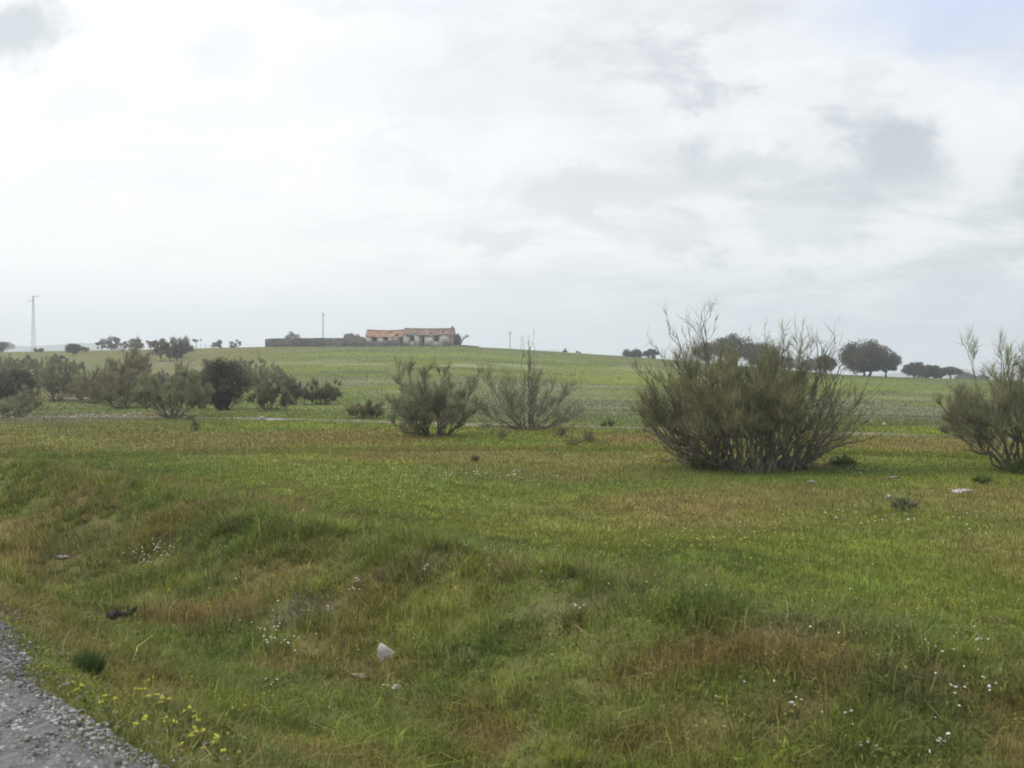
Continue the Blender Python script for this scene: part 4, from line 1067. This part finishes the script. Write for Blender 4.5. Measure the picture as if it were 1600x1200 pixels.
# ------------------------------------------------------------------ poles, pylon, fences
def pylon():
    x, y, z = at(52.5, 340); Ht = (EYE + (HOR - 462) * 340 / F) - z; k = 340 / F
    t0 = thing('lattice_pylon', 'slim pale lattice pylon on the left skyline', 'pylon', (x, y, z)); leg = []
    n = 14; lv = [Ht * i / n for i in range(n + 1)]; hw = lambda q: .58 * (1 - q) + .17 * q
    for sx, sy in ((-1, -1), (1, -1), (1, 1), (-1, 1)):
        mb = MB(); mb.tube([(sx * hw(q / Ht), sy * hw(q / Ht), q) for q in lv], .045, 4); mb.build('leg', M['steel'], t0)
    br = MB()
    for i in range(n):
        a, b = hw(lv[i] / Ht), hw(lv[i + 1] / Ht); sg = 1 if i % 2 else -1
        for (p, q) in (((-a * sg, -a), (b * sg, -b)), ((-a * sg, a), (b * sg, b))): br.tube([(p[0], p[1], lv[i]), (q[0], q[1], lv[i + 1])], .035, 3)
        for (p, q) in (((-a, -a * sg), (-b, b * sg)), ((a, -a * sg), (b, b * sg))): br.tube([(p[0], p[1], lv[i]), (q[0], q[1], lv[i + 1])], .035, 3)
    br.build('bracing', M['steel'], t0)
    for (h, l, r) in ((Ht - .15, .5, 1.9), (Ht - 1.6, 1.7, .3)):
        a = MB(); a.tube([(-l, 0, h), (r, 0, h)], .06, 4); a.tube([(0, 0, h - .5), (r if r > l else -l, 0, h)], .04, 4); o = a.build('crossarm', M['steel'], t0)
        e = r if r > l else -l; i_ = MB(); i_.tube([(e, 0, h), (e, 0, h - .45)], [.07, .07], 6); i_.build('insulator', M['steel'], o)
pylon()
def pole(px, dist, top, label, arm, rad=.13):
    x, y, z = at(px, dist); Ht = EYE + (HOR - top) * dist / F - z
    t0 = thing('utility_pole', label, 'utility pole', (x, y, z), 0, 'utility poles on the ridge'); a = MB(); a.tube([(0, 0, -.3), (0, 0, Ht * .5), (.02, 0, Ht)], [rad, rad * .85, rad * .7], 8); a.build('pole', M['wood'], t0)
    b = MB(); b.box(-arm, arm, -.06, .06, Ht - .75, Ht - .62); cr = b.build('crossarm', M['wood'], t0)
    for sx in (-arm * .85, arm * .85, 0):
        i = MB(); i.tube([(sx, 0, Ht - .62 if sx else Ht), (sx, 0, Ht - .4 if sx else Ht + .2)], [.04, .06], 6); i.build('insulator', M['steel'], cr)
pole(505, 262, 488, 'tall utility pole rising behind the stone enclosure wall', .45)
pole(797, 262, 517, 'short thin utility pole on the ridge right of the farmhouse', .5, .1)

def fence(label, pts, ph, rad, wires, sag=0):
    x0, y0, z0 = pts[0]; t0 = thing('wire_fence', label, 'fence', (x0, y0, z0)); g = np.random.default_rng(len(pts)); tops = []
    for (x, y, z) in pts:
        h = ph * g.uniform(.85, 1.1); l = g.normal(0, .05); a = MB(); a.tube([(x - x0, y - y0, z - z0 - .2), (x - x0 + l, y - y0, z - z0 + h)], [rad, rad * .8], 6); a.build('post', M['wood'], t0)
        tops.append((x - x0, y - y0, z - z0))
    for k in range(wires):
        a = MB(); f = ph * (.35 + .5 * k / max(1, wires - 1)); a.tube([(t[0], t[1], t[2] + f) for t in tops], .0025, 3); a.build('wire', M['steel'], t0)
fp = []
for px, py in [(400, 622), (450, 623), (505, 622), (560, 622), (597, 626), (640, 632), (690, 638), (740, 643), (790, 647), (845, 650), (870, 651), (905, 652), (940, 653), (972, 654), (1010, 655), (1060, 656), (1110, 657), (1160, 658), (1210, 659), (1260, 660), (1310, 661), (1362, 662), (1410, 664), (1460, 666), (1520, 668), (1580, 670), (1640, 672)]:
    fp.append(hit(px, py))
fence('thin wire fence with weathered posts along the foot of the hill', fp, .95, .035, 3)
fence('short row of fence posts on the left skyline beside the spindly tree', [at(p, 272) for p in (300, 307, 314, 321, 328, 334)], 1.3, .07, 2)

# low field edge of dry grass behind the track: dark strip of stalks
# ------------------------------------------------------------------ haze
def haze():
    mb = MB(); mb.box(-4500, 4500, -4500, 4500, -17, 115)
    m, nt, N, L = newmat('haze_air'); out = N.new('ShaderNodeOutputMaterial'); v = N.new('ShaderNodeVolumePrincipled')
    v.inputs['Color'].default_value = (.76, .81, .89, 1); v.inputs['Density'].default_value = .00065; v.inputs['Anisotropy'].default_value = .2
    L.new(v.outputs[0], out.inputs['Volume'])
    o = mb.build('haze', m); tag(o, 'thin pale haze over the whole pasture', 'haze', kind='stuff')
haze()

# ------------------------------------------------------------------ sky, sun, camera
SUN_AZ, SUN_EL = R(-82), R(38)      # azimuth from +Y, clockwise
W = bpy.data.worlds.new('World'); S.world = W; W.use_nodes = True
nt = W.node_tree; N = nt.nodes; L = nt.links; N.clear()
out = N.new('ShaderNodeOutputWorld'); bg = N.new('ShaderNodeBackground'); L.new(bg.outputs[0], out.inputs[0])
sky = N.new('ShaderNodeTexSky'); sky.sky_type = 'NISHITA'; sky.sun_disc = False; sky.sun_elevation = SUN_EL; sky.sun_rotation = SUN_AZ
sky.air_density = 1.2; sky.dust_density = 2
tc = N.new('ShaderNodeTexCoord'); sp = N.new('ShaderNodeSeparateXYZ'); L.new(tc.outputs['Generated'], sp.inputs[0])
def mth(op, a, b=None, c=None, clamp=False):
    n = N.new('ShaderNodeMath'); n.operation = op; n.use_clamp = clamp
    for i, v in enumerate((a, b, c)):
        if v is None: continue
        if isinstance(v, (int, float)): n.inputs[i].default_value = v
        else: L.new(v, n.inputs[i])
    return n.outputs[0]
def mrange(v, a, b, c=0, d=1, smooth=True):
    n = N.new('ShaderNodeMapRange'); n.interpolation_type = 'SMOOTHSTEP' if smooth else 'LINEAR'
    L.new(v, n.inputs['Value'])
    for k, q in zip(('From Min', 'From Max', 'To Min', 'To Max'), (a, b, c, d)): n.inputs[k].default_value = q
    return n.outputs[0]
def mixc(f, a, b):
    n = N.new('ShaderNodeMix'); n.data_type = 'RGBA'
    if isinstance(f, (int, float)): n.inputs['Factor'].default_value = f
    else: L.new(f, n.inputs['Factor'])
    for k, v in (('A', a), ('B', b)):
        if isinstance(v, tuple): n.inputs[k].default_value = (*v, 1)
        else: L.new(v, n.inputs[k])
    return n.outputs['Result']
dx, dy, dz = sp.outputs
# cloud deck: look-up on a flat layer overhead so that it foreshortens to the horizon
zz = mth('MAXIMUM', mth('ADD', dz, .10), .03)
cx_ = mth('DIVIDE', dx, zz); cy_ = mth('DIVIDE', dy, zz)
cb = N.new('ShaderNodeCombineXYZ'); L.new(cx_, cb.inputs[0]); L.new(cy_, cb.inputs[1])
def noise(vec, sc, det=6, rough=.55, off=(0, 0, 0), lac=2.1, dist=0.0):
    mp = N.new('ShaderNodeMapping'); mp.inputs['Location'].default_value = off; L.new(vec, mp.inputs[0])
    n = N.new('ShaderNodeTexNoise'); n.inputs['Scale'].default_value = sc; n.inputs['Detail'].default_value = det; n.inputs['Roughness'].default_value = rough
    n.inputs['Distortion'].default_value = dist
    L.new(mp.outputs[0], n.inputs['Vector']); return n.outputs['Fac']
n1 = noise(cb.outputs[0], 1.1, 7, .55, (3.1, 1.7, 0)); n2 = noise(cb.outputs[0], 2.9, 7, .6, (8.1, 2.2, 0))
yy = mth('MAXIMUM', dy, .05); U = mth('DIVIDE', dx, yy); Vv = mth('DIVIDE', dz, yy)
cuv = N.new('ShaderNodeCombineXYZ'); L.new(U, cuv.inputs[0]); L.new(Vv, cuv.inputs[1])
wob = noise(cuv.outputs[0], 8, 9, .66); wob2 = noise(cuv.outputs[0], 8, 9, .66, (5, 5, 0))
Uw = mth('ADD', U, mth('MULTIPLY', mth('SUBTRACT', wob, .5), .17)); Vw = mth('ADD', Vv, mth('MULTIPLY', mth('SUBTRACT', wob2, .5), .12))
def blob(px, py, rx, ry, soft=1.0):
    a = mth('DIVIDE', mth('SUBTRACT', Uw, (px - 800) / F), rx / F); b = mth('DIVIDE', mth('SUBTRACT', Vw, (HOR - py) / F), ry / F)
    d = mth('SQRT', mth('ADD', mth('MULTIPLY', a, a), mth('MULTIPLY', b, b)))
    return mrange(d, 1.0 + .5 * soft, 1 - .5 * soft)
right = mrange(U, -.30, .36)
el = mrange(dz, .0, .10)
white = mixc(right, (1.01, 1.0, .985), (.83, .85, .87))
low_ = mixc(right, (.70, .78, .82), (.38, .46, .54))
c = mixc(mrange(Vv, .01, .13), low_, white)
# billows: soft puffs with brighter rims, strongest on the right
mpb = N.new('ShaderNodeMapping'); mpb.inputs['Scale'].default_value = (7, 13, 1); mpb.inputs['Location'].default_value = (2.3, .4, 0); L.new(cuv.outputs[0], mpb.inputs[0])
bn_ = N.new('ShaderNodeTexNoise'); bn_.inputs['Scale'].default_value = 1; bn_.inputs['Detail'].default_value = 8; bn_.inputs['Roughness'].default_value = .6; bn_.inputs['Distortion'].default_value = .4
L.new(mpb.outputs[0], bn_.inputs['Vector'])
c = mixc(mth('MULTIPLY', mrange(bn_.outputs['Fac'], .5, .66), mth('ADD', .22, mth('MULTIPLY', right, .58))), c, mixc(right, (.76, .79, .82), (.45, .49, .54)))
c = mixc(mth('MULTIPLY', mrange(bn_.outputs['Fac'], .48, .3), mth('MULTIPLY', right, .6)), c, (.94, .95, .95))
# soft stripes low down
mpn = N.new('ShaderNodeMapping'); mpn.inputs['Scale'].default_value = (3.5, 20, 1); L.new(cuv.outputs[0], mpn.inputs[0])
stn = N.new('ShaderNodeTexNoise'); stn.inputs['Scale'].default_value = 1; stn.inputs['Detail'].default_value = 5; L.new(mpn.outputs[0], stn.inputs['Vector'])
stripe = mth('MULTIPLY', mrange(stn.outputs['Fac'], .42, .66), mrange(Vv, .26, .05))
c = mixc(mth('MULTIPLY', stripe, .35), c, (.98, .99, .97))
# deck mottling
grey = mixc(right, (.80, .83, .84), (.52, .56, .59))
c = mixc(mth('MULTIPLY', mrange(n1, .45, .68), mth('ADD', .35, mth('MULTIPLY', right, .45))), c, grey)
c = mixc(mth('MULTIPLY', mrange(n2, .5, .75), mth('MULTIPLY', right, .5)), c, (.97, .97, .96))
blobs = [(1405, 234, 84, 50, .9, .8, (.46, .50, .54)), (20, 50, 75, 46, 1.1, .8, (.62, .66, .68)), (1200, 238, 70, 18, .8, .4, (.62, .66, .69)), (930, 305, 130, 34, .9, .45, (.66, .69, .70)),
         (770, 375, 70, 20, .9, .42, (.68, .71, .72)), (1240, 350, 90, 34, .9, .40, (.62, .66, .69)), (1350, 140, 40, 60, .9, .30, (.72, .74, .76)), (340, 70, 45, 40, 1, .25, (.80, .82, .84)),
         (980, 110, 45, 30, 1, .3, (.75, .78, .78)), (1060, 370, 90, 20, 1, .3, (.7, .72, .74)), (1540, 450, 110, 26, 1, .5, (.55, .61, .67)), (700, 180, 80, 60, 1, .18, (.8, .82, .82)),
         (1500, 10, 190, 60, 1, .75, (.60, .67, .86)), (1330, 30, 110, 60, 1, .3, (.74, .79, .90)), (1560, 90, 90, 60, 1, .35, (.66, .72, .86)),
         (1400, 260, 170, 60, 1, .25, (.60, .64, .67)), (620, 5, 200, 20, 1, .35, (.78, .81, .88)), (1560, 560, 260, 46, 1, .7, (.42, .48, .54)), (1540, 240, 70, 70, 1, .5, (.90, .91, .92)), (1390, 140, 30, 14, 1.3, .25, (.95, .96, .96)),
         (1120, 320, 60, 16, 1, .5, (.88, .90, .90))]
for (px, py, rx, ry, soft, a, col) in blobs:
    c = mixc(mth('MULTIPLY', blob(px, py, rx, ry, soft), min(1, a * 1.45)), c, col)
# above the picture the cloud deck grows brighter, as an overcast sky does towards its zenith and the veiled sun
zb = mrange(dz, .30, .8, 1.15, 2.35)
sunside = mrange(dx, -.1, -.9, 1.0, 1.5)
sc1 = N.new('ShaderNodeVectorMath'); sc1.operation = 'SCALE'; L.new(c, sc1.inputs[0]); L.new(mth('MULTIPLY', zb, mth('MAXIMUM', mth('MULTIPLY', sunside, mrange(dz, .3, .5)), 1.0)), sc1.inputs['Scale'])
nsk = N.new('ShaderNodeVectorMath'); nsk.operation = 'SCALE'; L.new(sky.outputs[0], nsk.inputs[0]); nsk.inputs['Scale'].default_value = .1
fin = mixc(.92, nsk.outputs[0], sc1.outputs[0])
L.new(fin, bg.inputs['Color']); bg.inputs['Strength'].default_value = 1.0

sd = bpy.data.lights.new('sun', 'SUN'); sd.energy = 1.9; sd.angle = R(10); sd.color = (1, .96, .9)
so = bpy.data.objects.new('sun', sd); COL.objects.link(so)
sv = Vector((math.sin(SUN_AZ) * math.cos(SUN_EL), math.cos(SUN_AZ) * math.cos(SUN_EL), math.sin(SUN_EL)))
so.rotation_euler = sv.to_track_quat('Z', 'Y').to_euler(); so.location = sv * 60

cd = bpy.data.cameras.new('camera'); cam = bpy.data.objects.new('camera', cd); COL.objects.link(cam); S.camera = cam
cd.sensor_width = 36; cd.lens = 36 * F / 1600; cd.clip_start = .05; cd.clip_end = 12000
cam.location = (0, 0, EYE); cam.rotation_euler = (R(90) - math.atan((600 - HOR) / F), 0, 0)
cd.dof.use_dof = True; cd.dof.focus_distance = 40; cd.dof.aperture_fstop = 5

S.view_settings.view_transform = 'Standard'; S.view_settings.look = 'None'; S.view_settings.gamma = 1; S.view_settings.exposure = 0
S.render.engine = 'CYCLES'; c_ = S.cycles
c_.use_denoising = True; c_.denoiser = 'OPENIMAGEDENOISE'
c_.max_bounces = 5; c_.diffuse_bounces = 3; c_.glossy_bounces = 2; c_.transmission_bounces = 3; c_.volume_bounces = 1; c_.transparent_max_bounces = 4
c_.pixel_filter_type = 'BLACKMAN_HARRIS'; c_.filter_width = 1.8
